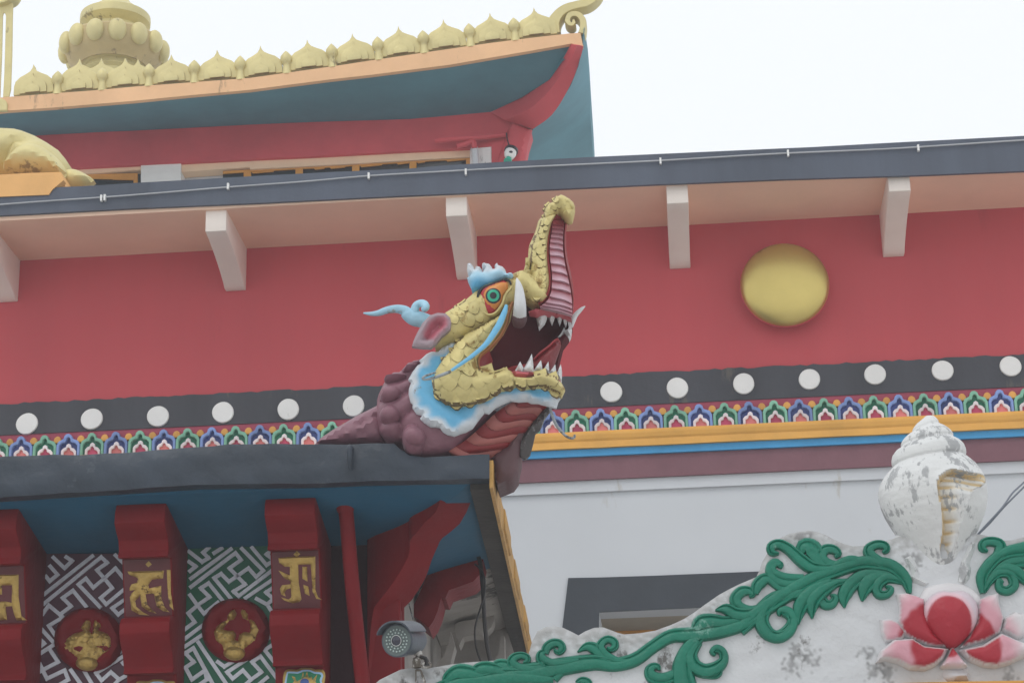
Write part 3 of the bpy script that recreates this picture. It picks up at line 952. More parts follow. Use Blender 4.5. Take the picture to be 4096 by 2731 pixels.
# rear roof slope under the bell
zr = UF.hit(*px('B', [(800, 640)])[0], FY + .4).z
upp.part('roof_slope', loft([[(-9, FY + .42, zr - .1), (-1.2, FY + .42, zr + .25)], [(-8, 4.2, zr + .45), (-2.5, 4.2, zr + .45)], [(-8, 6.5, zr - .4), (-2.5, 6.5, zr - .4)]]), 'concrete', smooth=False)
# golden bell finial on the roof
BY = 4.0
bcn = UF.hit(*px('O', [(1430, 655)])[0], BY)
so = UF.scale(456, 209, BY) / 3.136
bell = Thing('roof_finial', 'big golden bell-shaped finial with a ring of round beads on the roof', 'finial', UF, bcn + Vector((0, 0, -2.2)))
U_ = lambda r, h: (r * so, h * so)
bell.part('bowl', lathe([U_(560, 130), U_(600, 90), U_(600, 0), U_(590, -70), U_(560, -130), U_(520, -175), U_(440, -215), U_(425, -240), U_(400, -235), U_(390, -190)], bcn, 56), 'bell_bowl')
bell.part('neck', lathe([U_(385, -60), U_(385, -210), U_(345, -235), U_(345, -275), U_(385, -300), U_(395, -330), U_(350, -360), U_(340, -560), U_(420, -640), U_(430, -1400)], bcn, 48), 'gold_far')
bell.part('waist', lathe([U_(570, 120), U_(430, 170), U_(330, 210), U_(300, 260), U_(330, 330)], bcn, 48), 'gold_far')
bell.part('lid', lathe([U_(320, 300), U_(380, 345), U_(428, 372), U_(432, 430), U_(428, 470), U_(350, 520), U_(200, 640), U_(120, 760)], bcn, 48), 'gold_far')
bead = mesh('bead', ellipsoid((0, 0, 0), (112 * so, 84 * so, 146 * so), 16, 10), 'gold_far')
for k in range(14):
    a = 2 * math.pi * (k + .22) / 14
    ob = bpy.data.objects.new('bead', bead)
    COL.objects.link(ob)
    ob.parent = bell.o
    ob.location = bcn - bell.base + Vector((math.cos(a) * 600 * so, math.sin(a) * 600 * so, 0))
    ob.rotation_euler = (0, 0, a + math.pi / 2)
# second, smaller ring of petals round the bell's foot
for x, yy, dz in ((1265, 1.0, 0.0), (1560, 1.6, 0), (1725, 2.0, 0.0), (990, 1.6, 0)):
    h = UF.hit(*px('O', [(x, 1075)])[0], yy)
    ob = bpy.data.objects.new('foot_petal', pm[0])
    COL.objects.link(ob)
    ob.parent = bell.o
    ob.location = h - bell.base
    ob.scale = (1.0, 1, 1.0)
# gilded slotted post at the left edge
gp = Thing('gilded_post', 'tall gilded slotted post cut by the left picture edge on the roof edge', 'post', UF, UF.hit(*px('O', [(40, 1215)])[0], FY + .1))
gp.part('frame', extrude(UF, px('O', [(-220, 75), (0, 76), (90, 62), (150, 32), (163, 62), (158, 200), (150, 700), (135, 1120), (112, 1218), (35, 1222), (52, 900), (66, 400), (72, 200), (60, 165), (44, 160), (34, 200), (22, 700), (2, 1180), (0, 1222), (-220, 1224)]), FY + .05, FY + .09), 'gold_far', smooth=False, bevel=.012)
gp.part('cap', ribbon(UF, px('O', [(-220, 40), (0, 45), (90, 20), (160, -20), (200, -80)]), [17, 20, 22, 22, 20], FY + .02, T=.08, back=.2), 'gold_far')
gp.part('foot', extrude(UF, px('O', [(-220, 1225), (20, 1232), (70, 1260), (92, 1300), (88, 1388), (-220, 1400)]), FY - .04, FY + .04), 'gold_far', smooth=False, bevel=.02)
# ================================================================== porch with the corner eave
PRZ = R(1.7)
cw = CAM_LOC + ray(1957, 1819) * ((16.5 - CAM_LOC.y) / ray(1957, 1819).y)
PF = Frame((cw.x, cw.y, 0), PRZ)
porch = Thing('temple_porch', 'red temple porch with slate fascia, teal soffit and lettered brackets', 'porch', PF, (0, 0, 0))
zs = PF.hit(*px('D', [(700, 408)])[0], .03).z            # soffit height
FASC_T = px('D', [(-500, 215), (-200, 200), (0, 192), (150, 186), (300, 181), (420, 182), (500, 180), (600, 174), (700, 167), (860, 160), (950, 150), (1100, 140), (1250, 128), (1400, 116)]) + px('E', [(300, 42), (500, 36), (600, 36), (650, 80), (700, 112), (800, 125), (950, 118), (1100, 110), (1210, 108)])
FASC_B = px('E', [(1210, 262), (1000, 267), (700, 272), (400, 278), (200, 287), (0, 293)]) + px('D', [(1200, 362), (800, 388), (400, 412), (0, 437), (-500, 465)])
fo = FASC_T + FASC_B
fas = Relief(PF, fo, 0.0, T=.02, Rr=.06, res=.07, back=.14, hfun=lambda P, d: .012 * np.sin(P[:, 0] * 5.1 + 2 * np.sin(P[:, 1] * 9)) * np.sin(P[:, 1] * 11 + P[:, 0] * 2.3) + .006 * np.sin(P[:, 0] * 17 + P[:, 1] * 23))
porch.part('fascia', fas.build(), 'slate_near')
hk = fas.hit(*px('E', [(322, 150)])[0])
porch.part('fascia_hook', tube([hk + Vector((0, .05, .12)), hk + Vector((0, -.05, .1)), hk + Vector((.005, -.06, .0)), hk + Vector((.0, -.02, -.08))], [.02, .025, .022, .015], 8), 'slate_near')
XP0 = -9.0
yw = 1.3                                                  # front wall plane
z1s = PF.hit(*px('D', [(950, 772)])[0], yw).z             # the soffit falls towards the wall
print('soffit', zs, z1s)
xw = PF.hit(*px('E', [(640, 1480)])[0], yw).x            # right end of the front wall
zb_ = PF.hit(600, 2790, yw).z
def slab(q, t=.1):
    return [tuple(p) for p in q] + [(p[0], p[1], p[2] + t) for p in q], [(0, 1, 2, 3), (7, 6, 5, 4), (0, 4, 5, 1), (1, 5, 6, 2), (2, 6, 7, 3), (3, 7, 4, 0)]
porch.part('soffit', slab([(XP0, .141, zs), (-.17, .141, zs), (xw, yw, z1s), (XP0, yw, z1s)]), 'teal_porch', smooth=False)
def sslab(y0, y1):
    f = lambda y: (xw, max(y, yw), z1s) if y > yw else (xw, yw, z1s)
    return slab([(-.17, y0, zs), (-.17, y1, zs), f(y1), f(y0)])
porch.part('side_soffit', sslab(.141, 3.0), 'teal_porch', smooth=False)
porch.part('rear_soffit', sslab(3.001, 9.5), 'concrete', smooth=False)
porch.part('roof_slab', box(XP0, -.04, .15, 9.5, zs + .121, zs + .3), 'slate_near', smooth=False)
porch.part('front_wall', box(XP0, xw, yw, yw + .3, 0, z1s - .001), 'porch_dark', smooth=False)
porch.part('side_wall', box(xw - .3, xw - .002, yw + .301, 11.5, 0, z1s - .02), 'concrete', smooth=False)
# side fascia: stained underside and gilded edge
sf_t = .35
porch.part('side_fascia', box(-.169, .0, .145, 9.5, zs - .06, zs + .14), 'stain_black', smooth=False)
ge = []
for i, y in enumerate(np.linspace(.02, 9.5, 60)):
    w = .035 + .008 * (RNG.random() - .5)
    ge.append([(-.004, y, zs - .085), (w * .6, y, zs - .08), (w * .6 + .008, y, zs + .15), (-.004, y, zs + .15)])
porch.part('gilt_edge', loft(ge, closed=True), 'gold_tile', smooth=False)
for y in (1.55, 3.35, 5.3, 7.4):
    porch.part('edge_tile', box(.008, .036 + .01 * RNG.random(), y, y + .95, zs - .02, zs + .17), 'gold_tile', bevel=.014)

# lattice panels between the brackets
def strip_poly(fr, pts, w, y, proud):
    C = [fr.hit(a, b, y) for a, b in pts]
    vs = []
    for i in range(len(C) - 1):
        a, b = C[i], C[i + 1]
        t = (b - a).normalized()
        s = Vector((-t.z, 0, t.x)) * w / 2
        e = t * w / 2
        p = [a - e + s, b + e + s, b + e - s, a - e - s]
        pr = proud + .0008 * (i % 2)
        V = [(q.x, y - pr, q.z) for q in p] + [(q.x, y, q.z) for q in p]
        vs.append((V, [(0, 1, 2, 3), (7, 6, 5, 4), (0, 4, 5, 1), (1, 5, 6, 2), (2, 6, 7, 3), (3, 7, 4, 0)]))
    return join(*vs)
RL = [[(310, 440), (740, 125)], [(735, 650), (560, 435), (635, 390), (720, 475), (930, 330), (1015, 425), (1090, 355), (860, 120)],
      [(310, 530), (790, 165), (850, 240), (725, 330), (895, 505), (770, 580), (825, 630), (1190, 350)],
      [(660, 690), (500, 490), (415, 545), (510, 640), (380, 730), (300, 620)], [(380, 730), (450, 820), (600, 700)], [(380, 730), (280, 815), (350, 910), (240, 990)],
      [(900, 650), (1210, 440)], [(1210, 530), (1120, 590), (1200, 660), (1130, 720), (1020, 660)], [(1130, 720), (1210, 840), (1260, 800)],
      [(970, 110), (1125, 295), (1200, 250)], [(1200, 120), (1125, 180), (1200, 240)], [(290, 150), (430, 260), (500, 220), (440, 160), (500, 110)], [(560, 165), (640, 115)], [(290, 260), (360, 310), (300, 360)],
      [(250, 1085), (430, 950)], [(250, 1170), (430, 1050)], [(1140, 1000), (1260, 910)], [(1100, 1120), (1260, 990)],
      [(540, 1568), (335, 1190), (250, 1245), (340, 1340), (250, 1400), (320, 1530), (460, 1430), (480, 1530), (380, 1600)], [(720, 1620), (390, 1130)], [(600, 1340), (670, 1390), (750, 1345)],
      [(900, 1320), (700, 1450), (760, 1520), (870, 1430), (960, 1530), (1070, 1450), (970, 1340), (1060, 1280), (1270, 1560)], [(1270, 1230), (1200, 1150), (1105, 1210), (1270, 1420)], [(960, 1530), (880, 1600)], [(1130, 1510), (1020, 1600)]]
LL = [[(480, 610), (1000, 200)], [(480, 710), (1095, 210), (1160, 270), (1050, 350), (1130, 440), (1250, 330), (1340, 440)], [(1130, 440), (1215, 545), (1090, 650), (1150, 720), (1360, 545)],
      [(1080, 745), (850, 505), (930, 440), (1010, 540), (1130, 440)], [(930, 740), (790, 570), (680, 650), (770, 740), (650, 830), (530, 730), (450, 840)], [(650, 830), (680, 860), (530, 950), (610, 1070)],
      [(1370, 655), (1215, 760), (1280, 830), (1390, 745)], [(580, 215), (700, 330), (780, 250), (720, 210)], [(545, 310), (625, 400), (540, 470), (500, 420)], [(1250, 190), (1340, 280)],
      [(450, 985), (590, 1140)], [(430, 1090), (480, 1140), (430, 1180)], [(420, 1260), (590, 1150)], [(550, 1220), (630, 1340), (420, 1450)], [(420, 1340), (510, 1520), (700, 1430), (740, 1530), (620, 1600)],
      [(770, 1430), (890, 1600)], [(920, 1450), (1010, 1600)], [(1240, 1275), (1400, 1160)], [(1400, 1240), (1040, 1460), (1100, 1540), (1200, 1450), (1290, 1530), (1430, 1450), (1330, 1350), (1410, 1300)], [(1340, 920), (1400, 990)], [(1350, 1020), (1360, 1080)], [(1290, 1530), (1200, 1620)]]
def panel(c, quad, mat, strips, mx, rx, ry, label):
    pn = porch.part('lattice_panel', extrude(PF, px(c, quad), yw - .05, yw + .02), mat, smooth=False, label=label)
    w = 40 / 2.699 * PF.scale(500, 2500, yw - .05)
    for st in strips:
        porch.part('lattice_strip', strip_poly(PF, px(c, st), w, yw - .051, .014), 'silver', parent=pn, smooth=False)
    cc = px(c, [mx])[0]
    th = np.linspace(0, 2 * math.pi, 29)[:-1]
    ring = px(c, [(mx[0] + rx * math.cos(t), mx[1] + ry * math.sin(t)) for t in th])
    md = porch.part('medallion', Relief(PF, ring, yw - .09, T=.05, Rr=.06, res=.04, back=.035, hfun=lambda P, d: -.045 * smoothstep(.09, .14, d)).build(), 'porch_red')
    return md
m1 = panel('Q', [(360, 170), (1420, 170), (1430, 1700), (370, 1700)], 'panel_purple', LL, (955, 1095), 372, 345, 'dark purple panel with silver lattice strips')
m2 = panel('R', [(230, 80), (1280, 80), (1300, 1700), (200, 1700)], 'panel_green', RL, (790, 995), 368, 345, 'dark green panel with silver lattice strips')
GA = [(870, 970), (920, 890), (985, 865), (980, 950), (960, 1000), (990, 1035), (1010, 990), (1010, 865), (1080, 900), (1115, 950), (1085, 980), (1065, 960), (1060, 1000), (1170, 1030), (1240, 1080), (1240, 1180), (1180, 1260), (1110, 1290), (1080, 1370), (1010, 1420), (930, 1425), (850, 1390), (810, 1320), (780, 1270), (700, 1230), (675, 1160), (700, 1100), (800, 1030), (900, 1005)]
GB = [(700, 840), (740, 770), (810, 752), (800, 830), (770, 880), (720, 890), (650, 985), (700, 1000), (770, 1000), (795, 1040), (780, 1100), (815, 1112), (830, 1040), (880, 1015), (940, 1020), (950, 940), (930, 890), (870, 870), (835, 800), (835, 750), (920, 770), (955, 820), (930, 860), (975, 870), (1040, 930), (1075, 1000), (1050, 1080), (1030, 1160), (930, 1185), (910, 1250), (850, 1300), (770, 1320), (690, 1300), (640, 1240), (625, 1170), (560, 1130), (540, 1050), (560, 980), (640, 910), (700, 890)]
gy = yw - .1
ripple = lambda P, d: .010 * np.sin(P[:, 0] * 70 + 3 * np.sin(P[:, 1] * 60)) * np.sin(P[:, 1] * 85 + 2 * np.sin(P[:, 0] * 50)) * smoothstep(0, .02, d)
for md, c, G_, bx, by in ((m1, 'Q', GA, 935, 1350), (m2, 'R', GB, 775, 1240)):
    porch.part('gilt_relief', Relief(PF, px(c, G_), gy, T=.05, Rr=.07, res=.02, back=.06, hfun=ripple).build(), 'gold_letter', parent=md)
    bb = [(bx + 120 * math.cos(t), by + 75 * math.sin(t)) for t in np.linspace(0, 2 * math.pi, 17)[:-1]]
    porch.part('gilt_boss', Relief(PF, px(c, bb), gy - .04, T=.04, Rr=.07, res=.025, back=.05).build(), 'gold_letter', parent=md)
for e in ([(790, 1172), (850, 1165), (935, 1185), (880, 1205), (860, 1230), (800, 1205)], [(1030, 1168), (1150, 1162), (1178, 1190), (1135, 1222), (1100, 1190)]):
    porch.part('inlay', Relief(PF, px('Q', e), gy - .05, T=.008, Rr=.02, res=.03, back=.02).build(), 'porch_red', parent=m1)

# lettered cantilever brackets
def zrow(cx, d_y, y):
    return PF.hit(cx, 1700 + d_y / 1.5207, y).z
BR = []
for nm, cxD, dy, off in (('left', -45, 45, -1), ('mid', 855, 0, 0), ('right', 1765, -48, 1)):
    cx = cxD / 1.5207
    fe = [(452, .33), (520, .28), (590, .27), (650, .35), (700, .44), (760, .47), (800, .44), (808, .47), (812, .60), (1165, .76), (1170, .64), (1200, .60), (1260, .60), (1330, .66), (1400, .76), (1480, .82), (1508, .79), (1514, .82), (1520, .94), (1900, 1.06)]
    prof = [(y, zrow(cx, d + dy, y)) for d, y in fe]
    prof[0] = (prof[0][0], zs - .001)
    top = PF.hit(cx, 1700 + (500 + dy) / 1.5207, .3)
    w = 305 / 1.5207 * PF.scale(cx, 2030, .3)
    xc = top.x
    n = len(prof)
    pr = prof + [(yw + .05, prof[-1][1]), (yw + .05, zs - .001)]
    n = len(pr)
    V = [(xc + s * w / 2, a, b) for s in (-1, 1) for a, b in pr]
    F = [tuple(range(n)), tuple(range(2 * n - 1, n - 1, -1))] + [(i, i + n, (i + 1) % n + n, (i + 1) % n) for i in range(n)]
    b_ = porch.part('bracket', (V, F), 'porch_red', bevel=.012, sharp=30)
    BR.append((b_, xc, w, prof, cx, dy))
    y0, z0, y1, z1 = prof[8][0], prof[8][1], prof[9][0], prof[9][1]
    nn = Vector((0, -(z0 - z1), -(y1 - y0))).normalized() * .006
    Vp = [(xc + s * (w / 2 - .014), y + nn.y * k, z + nn.z * k) for k in (0, 1) for s in (-1, 1) for y, z in ((y0, z0 - .005), (y1, z1 + .005))]
    porch.part('letter_panel', (Vp, [(4, 5, 7, 6), (0, 2, 3, 1), (0, 1, 5, 4), (2, 6, 7, 3), (0, 4, 6, 2), (1, 3, 7, 5)]), 'porch_panel', parent=b_, smooth=False)
    BR[-1] = BR[-1] + ((y0, z0, y1, z1),)
def letters(bi, c, polys):
    b_, xc, w, prof, cx, dy, (y0, z0, y1, z1) = BR[bi]
    tl = lambda P: (P[:, 1] - z0) / (z1 - z0) * (y1 - y0) + y0 - .006
    for po_ in polys:
        pts = []
        for a, b in px(c, po_):
            y = .68
            for _ in range(6):
                q = PF.hit(a, b, y)
                y = (q.z - z0) / (z1 - z0) * (y1 - y0) + y0 - .01
            pts.append((q.x, q.z))
        porch.part('gilt_letter', Relief(PF, pts, 0, T=.016, Rr=.012, res=.02, back=.01, raw=True, tilt=tl, edge=.004).build(), 'gold_letter', parent=b_)
letters(1, 'Q', [[(1375, 362), (1395, 400), (1470, 425), (1490, 445), (1475, 485), (1420, 500), (1400, 540), (1400, 570), (1460, 560), (1420, 600), (1400, 640), (1420, 780), (1500, 825), (1610, 835), (1540, 800), (1470, 740), (1460, 680), (1510, 620), (1530, 740), (1600, 790), (1690, 815), (1640, 770), (1590, 720), (1570, 605), (1660, 600), (1690, 740), (1760, 790), (1830, 800), (1780, 750), (1740, 650), (1740, 515), (1610, 545), (1600, 510), (1640, 450), (1760, 435), (1770, 352)],
    [(1800, 345), (1840, 345), (1845, 600), (1872, 780), (1830, 735), (1812, 600)], [(1570, 285), (1605, 250), (1640, 285), (1600, 315)]])
letters(2, 'R', [[(1250, 215), (1440, 200), (1650, 197), (1650, 560), (1680, 640), (1720, 665), (1660, 655), (1620, 580), (1600, 285), (1465, 290), (1470, 480), (1500, 660), (1480, 690), (1400, 705), (1310, 670), (1280, 640), (1360, 665), (1390, 640), (1385, 540), (1340, 555), (1315, 590), (1330, 630), (1280, 610), (1265, 550), (1290, 510), (1380, 500), (1385, 470), (1310, 430), (1250, 350), (1375, 405), (1375, 310), (1320, 310), (1260, 270)],
    [(1510, 310), (1560, 310), (1565, 470), (1510, 440)], [(1520, 505), (1575, 525), (1588, 625), (1535, 600)], [(1412, 180), (1450, 142), (1487, 175), (1450, 205)]])
letters(0, 'Q', [[(-150, 400), (200, 395), (200, 640), (230, 840), (288, 885), (180, 890), (150, 820), (130, 735), (60, 740), (75, 885), (-100, 890), (-60, 690), (60, 685), (125, 700), (130, 510), (20, 510), (20, 610), (-150, 600)]])
# flower panels at the foot of the brackets
def flower(bi, ox, oy):
    b_, xc, w, prof, cx, dy, _ = BR[bi]
    y = prof[18][0] - .01
    rim = [(1295, 1720), (1297, 1570), (1312, 1450), (1360, 1415), (1450, 1420), (1500, 1402), (1600, 1402), (1650, 1420), (1730, 1420), (1757, 1480), (1745, 1570), (1750, 1720)]
    inn = [(1335, 1720), (1335, 1480), (1365, 1440), (1455, 1445), (1510, 1425), (1595, 1425), (1645, 1445), (1715, 1450), (1735, 1490), (1718, 1540), (1715, 1720)]
    grn = [(1355, 1720), (1350, 1490), (1375, 1460), (1460, 1465), (1520, 1442), (1590, 1442), (1640, 1465), (1700, 1470), (1712, 1495), (1695, 1530), (1690, 1720)]
    o = lambda P: [(a + ox, b + oy) for a, b in P]
    r_ = porch.part('flower_panel', Relief(PF, px('R', o(rim)), y, T=.012, Rr=.012, res=.03, back=.03, smooth=2).build(), 'gold_letter', parent=b_)
    porch.part('flower_panel', Relief(PF, px('R', o(inn)), y - .012, T=.005, Rr=.012, res=.03, back=.01, smooth=2).build(), 'pale_blue', parent=b_)
    porch.part('flower_panel', Relief(PF, px('R', o(grn)), y - .017, T=.005, Rr=.012, res=.03, back=.01, smooth=2).build(), 'cloud_green', parent=b_)
    fl = [(1400, 1720), (1380, 1600), (1420, 1545), (1395, 1490), (1430, 1500), (1450, 1550), (1500, 1520), (1515, 1440), (1535, 1500), (1560, 1440), (1580, 1510), (1605, 1470), (1620, 1530), (1670, 1470), (1650, 1550), (1690, 1600), (1680, 1720)]
    porch.part('flame_ornament', Relief(PF, px('R', o(fl)), y - .022, T=.01, Rr=.015, res=.03, back=.01).build(), 'gold_letter', parent=b_)
    porch.part('flame_jewel', Relief(PF, px('R', o([(1535 + 50 * math.cos(t), 1560 + 45 * math.sin(t)) for t in np.linspace(0, 2 * math.pi, 15)[:-1]])), y - .03, T=.03, Rr=.04, res=.03, back=.01).build(), 'deep_blue', parent=b_)
flower(2, 0, 0)
flower(1, -650 - 985 + 28, 125)

# corner hip bracket
dl = px('E', [(905, 312), (870, 470), (800, 540), (745, 608), (702, 660), (694, 755), (600, 920), (490, 1062), (470, 1100), (450, 1240), (440, 1420), (430, 1620)])
dr = px('E', [(1070, 318), (1088, 372), (1020, 550), (910, 640), (882, 690), (842, 780), (800, 900), (715, 1035), (632, 1130), (640, 1240), (660, 1420), (670, 1620)])
dyl = [.42, .5, .62, .7, .78, .85, 0.98, 1.1, 1.13, 1.16, 1.18, 1.2]
rows = []
for a, b, y in zip(dl, dr, dyl):
    A, B = PF.hit(*a, y), PF.hit(*b, y + .2)
    A.z = min(A.z, zs - .01)
    B.z = min(B.z, zs - .01)
    rows.append([A, B, Vector((B.x, B.y, zs - .002)), Vector((A.x, A.y, zs - .002))])
hb = porch.part('hip_bracket', loft(rows, closed=True, sub=2), 'porch_red', sharp=28)
col_ = [PF.hit(*q, 1.2) for q in px('E', [(445, 1120), (640, 1120)])]
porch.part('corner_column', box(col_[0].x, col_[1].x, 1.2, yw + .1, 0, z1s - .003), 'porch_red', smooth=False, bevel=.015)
# side bracket further back
sb = px('E', [(850, 700), (1000, 668), (1167, 668), (1172, 770), (1152, 870), (1105, 918), (952, 972), (930, 1022), (902, 1020), (880, 1105), (852, 1170), (822, 1212), (760, 1160), (700, 1120), (760, 1000), (820, 860)])
porch.part('side_bracket', Relief(PF, sb, 2.6, T=.03, Rr=.04, res=.09, back=.5).build(), 'porch_red', sharp=50)
gb = [[(660, 1368), (745, 1268), (792, 1130), (818, 1005), (862, 1170), (835, 1270), (805, 1400), (660, 1400)], [(868, 930), (910, 905), (1170, 860), (1165, 1050), (1060, 1045), (950, 1070), (908, 1165), (858, 1010)], [(1225, 585), (1275, 620), (1290, 760), (1282, 900), (1260, 960), (1205, 1010), (1195, 800)], [(1355, 1055), (1398, 1060), (1398, 1380), (1280, 1380), (1290, 1310), (1340, 1230)]]
for i, g_ in enumerate(gb):
    porch.part('plaster_bracket', Relief(PF, px('P', g_), 4.3 + .3 * i, T=.02, Rr=.05, res=.1, back=.25).build(), 'concrete', sharp=50)
porch.part('rear_beam', extrude(PF, px('P', [(640, 560), (1250, 545), (1330, 700), (1560, 1420), (300, 1430), (640, 700)]), 5.6, 6.0), 'concrete', smooth=False)

pipe = Thing('drain_pipe', 'round red drain pipe running down beside the lettered brackets', 'pipe', PF, PF.hit(*px('E', [(410, 1620)])[0], 1.0))
pa, pb_ = px('E', [(288, 425), (302, 560), (330, 900), (365, 1250), (400, 1568), (425, 1800)]), [.55, .62, .74, .85, .96, 1.05]
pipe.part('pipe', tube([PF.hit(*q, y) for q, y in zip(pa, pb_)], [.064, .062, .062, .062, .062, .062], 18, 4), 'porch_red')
c1 = PF.hit(*px('E', [(288, 440)])[0], .56)
pipe.part('collar', tube([PF.hit(*px('E', [(284, 410)])[0], .54), c1, PF.hit(*px('E', [(292, 470)])[0], .575)], [.075, .078, .07], 18, 2), 'porch_red')

hc = Thing('hanging_cable', 'black cables hanging below the porch side eave behind the camera', 'cable', PF, PF.hit(*px('P', [(1245, 1320)])[0], 2.3))
def hcable(pts, ys, r):
    return tube([PF.hit(*q, y) for q, y in zip(px('P', pts), ys)], [r] * len(pts), 7, 4)
hc.part('thick_cable', hcable([(1105, 170), (1140, 300), (1165, 560), (1180, 850), (1205, 1130), (1245, 1330), (1260, 1400)], [2.5, 2.45, 2.4, 2.35, 2.3, 2.3, 2.3], .02), 'cable_black')
hc.part('thin_cable', hcable([(1080, 285), (1150, 350), (1185, 450), (1185, 580), (1165, 680), (1110, 850), (1078, 1000), (1090, 1170), (1140, 1330)], [2.5, 2.4, 2.36, 2.33, 2.3, 2.3, 2.3, 2.3, 2.3], .009), 'cable_black')
hc.part('thin_cable', hcable([(360, 690), (390, 800), (410, 880)], [1.9, 1.9, 1.9], .006), 'whisker_grey')
# ================================================================== dragon head on the porch corner
drg = Thing('dragon_head', 'golden scaled dragon head with open mouth and raised trunk on the porch corner', 'statue', PF, PF.hit(*px('E', [(900, 115)])[0], .1))
def hits(c, pts, y):
    return [PF.hit(a, b, y) for a, b in px(c, pts)]
def ell(c, cx, cy, rx, ry, n=24, rot=0):
    return [(cx + rx * math.cos(t) * math.cos(rot) - ry * math.sin(t) * math.sin(rot), cy + rx * math.cos(t) * math.sin(rot) + ry * math.sin(t) * math.cos(rot)) for t in np.linspace(0, 2 * math.pi, n + 1)[:-1]]

# neck and shoulder
nkp = px('A', [(142, 1110), (160, 1060), (190, 1000), (230, 975), (275, 960), (310, 922), (345, 905), (420, 900), (560, 1000), (700, 1130), (770, 1170), (740, 1210), (640, 1300), (570, 1370), (520, 1395), (440, 1408), (370, 1410), (310, 1398), (282, 1370), (272, 1335), (240, 1335), (195, 1322), (155, 1280), (142, 1200)])
neck = Relief(PF, nkp, .12, T=.20, Rr=.24, res=.03, back=.55, smooth=2, grooves=[(px('A', g_), .028, .045) for g_ in ([(185, 1040), (260, 1040), (350, 1000)], [(160, 1138), (250, 1135), (330, 1085)], [(170, 1245), (260, 1240), (345, 1185), (380, 1180)], [(268, 1240), (275, 1300), (290, 1350)])])
drg.part('neck', neck.build(), 'mauve')
rd = px('N', [(20, 812), (90, 740), (200, 665), (330, 590), (430, 530), (540, 475), (640, 425), (720, 470), (740, 700), (700, 800), (480, 806), (250, 808)])
mane = Relief(PF, rd, .22, T=.13, Rr=.16, res=.04, back=.25, grooves=[(px('N', [(60, 800), (250, 680), (420, 590), (640, 470)]), .02, .03), (px('N', [(120, 795), (300, 710), (460, 650), (640, 560)]), .022, .035), (px('N', [(300, 790), (480, 730), (640, 680)]), .02, .02)])
drg.part('mane', mane.build(), 'mauve')
for cx, cy, rx, ry, rot, lift in ((240, 997, 56, 22, -.12, .05), (215, 1082, 54, 38, -.25, .06), (210, 1190, 52, 42, -.2, .05), (333, 940, 60, 22, -.35, .05)):
    pts = px('A', ell('A', cx, cy, rx * 1.12, ry * 1.12, 20, rot))
    y = neck.hit(*px('A', [(cx, cy)])[0]).y + .035
    drg.part('neck_knob', Relief(PF, pts, y, T=.12, Rr=.06, res=.025, back=.06).build(), 'mauve')
bl = px('A', [(285, 1350), (272, 1310), (280, 1260), (310, 1235), (350, 1235), (375, 1255), (400, 1300), (395, 1350), (360, 1385), (310, 1385)])
drg.part('neck_curl', Relief(PF, bl, -.0, T=.17, Rr=.16, res=.035, back=.15, smooth=3).build(), 'mauve')
bl2 = px('A', ell('A', 335, 1295, 58, 48, 20, .3))
drg.part('neck_knob', Relief(PF, bl2, -.13, T=.09, Rr=.1, res=.03, back=.05).build(), 'mauve')

# throat with curved belly bands
TL = px('M', [(700, 1085), (600, 1130), (480, 1215), (380, 1310), (270, 1410), (170, 1490), (60, 1560)]) + px('N', [(1330, 900)])
TR = px('M', [(1010, 1120), (940, 1180), (890, 1250), (850, 1310), (800, 1390), (735, 1480), (660, 1568)]) + px('N', [(1760, 1010)])
TLc, TRc = catmull(TL, 10), catmull(TR, 10)
def throat(u, v, proud=0.0):
    """u along the throat 0..1, v across 0..1"""
    i = u * (len(TLc) - 1)
    k = int(min(i, len(TLc) - 2))
    A = TLc[k] + (TLc[k + 1] - TLc[k]) * (i - k)
    B = TRc[k] + (TRc[k + 1] - TRc[k]) * (i - k)
    p = A + (B - A) * v
    y = (-.02 + .10 * u) + (.22 - .02 * u) * v - .10 * math.sin(math.pi * v) - proud
    return PF.hit(p[0], p[1], y)
nb = 8
for b in range(nb):
    u0, u1 = b / nb, (b + 1) / nb
    rows = []
    for s in np.linspace(0, 1, 6):
        row = []
        for v in np.linspace(0, 1, 9):
            wv = .055 * math.sin(2 * math.pi * (v - .1)) + .10 * (v - .5)
            u = min(max(u0 + (u1 - u0) * s + wv * (0 if (b == 0 and s == 0) else 1), 0), 1)
            row.append(throat(u, v, .014 * math.sin(math.pi * min(1, s * .9 + .1))))
        bk = [Vector((p.x, p.y + .12, p.z)) for p in row]
        rows.append(row + bk[::-1])
    drg.part('belly_band', loft(rows, closed=True), 'belly_a' if b % 2 == 0 else 'belly_b')
rows = []
for u in np.linspace(0, 1, 12):
    row = [throat(u, v, -.05) for v in (0, .25, .5, .75, 1)]
    rows.append(row + [Vector((p.x, p.y + .2, p.z)) for p in row[::-1]])
drg.part('throat', loft(rows, closed=True), 'mauve_dark')
# far side frill and neck underside
ff = px('M', [(1035, 1140), (1015, 1185), (955, 1265), (935, 1325), (905, 1375), (870, 1400), (850, 1490), (830, 1568)]) + px('N', [(2170, 830), (2155, 905), (2110, 950), (2080, 940), (2055, 920), (2040, 790), (2100, 690), (2150, 610)]) + px('M', [(760, 1420), (830, 1310), (880, 1240), (950, 1185), (1000, 1140)])
drg.part('far_frill', Relief(PF, ff, .22, T=.03, Rr=.04, res=.04, back=.05).build(), 'frill_dark')
fn = px('N', [(2160, 560), (2110, 660), (2060, 790), (2050, 910), (2030, 1000), (2020, 1080), (1970, 1150), (1830, 1205), (1785, 1080), (1760, 900), (1900, 830), (2020, 700)])
drg.part('neck_underside', Relief(PF, fn, .2, T=.06, Rr=.12, res=.04, back=.4).build(), 'mauve_dark')

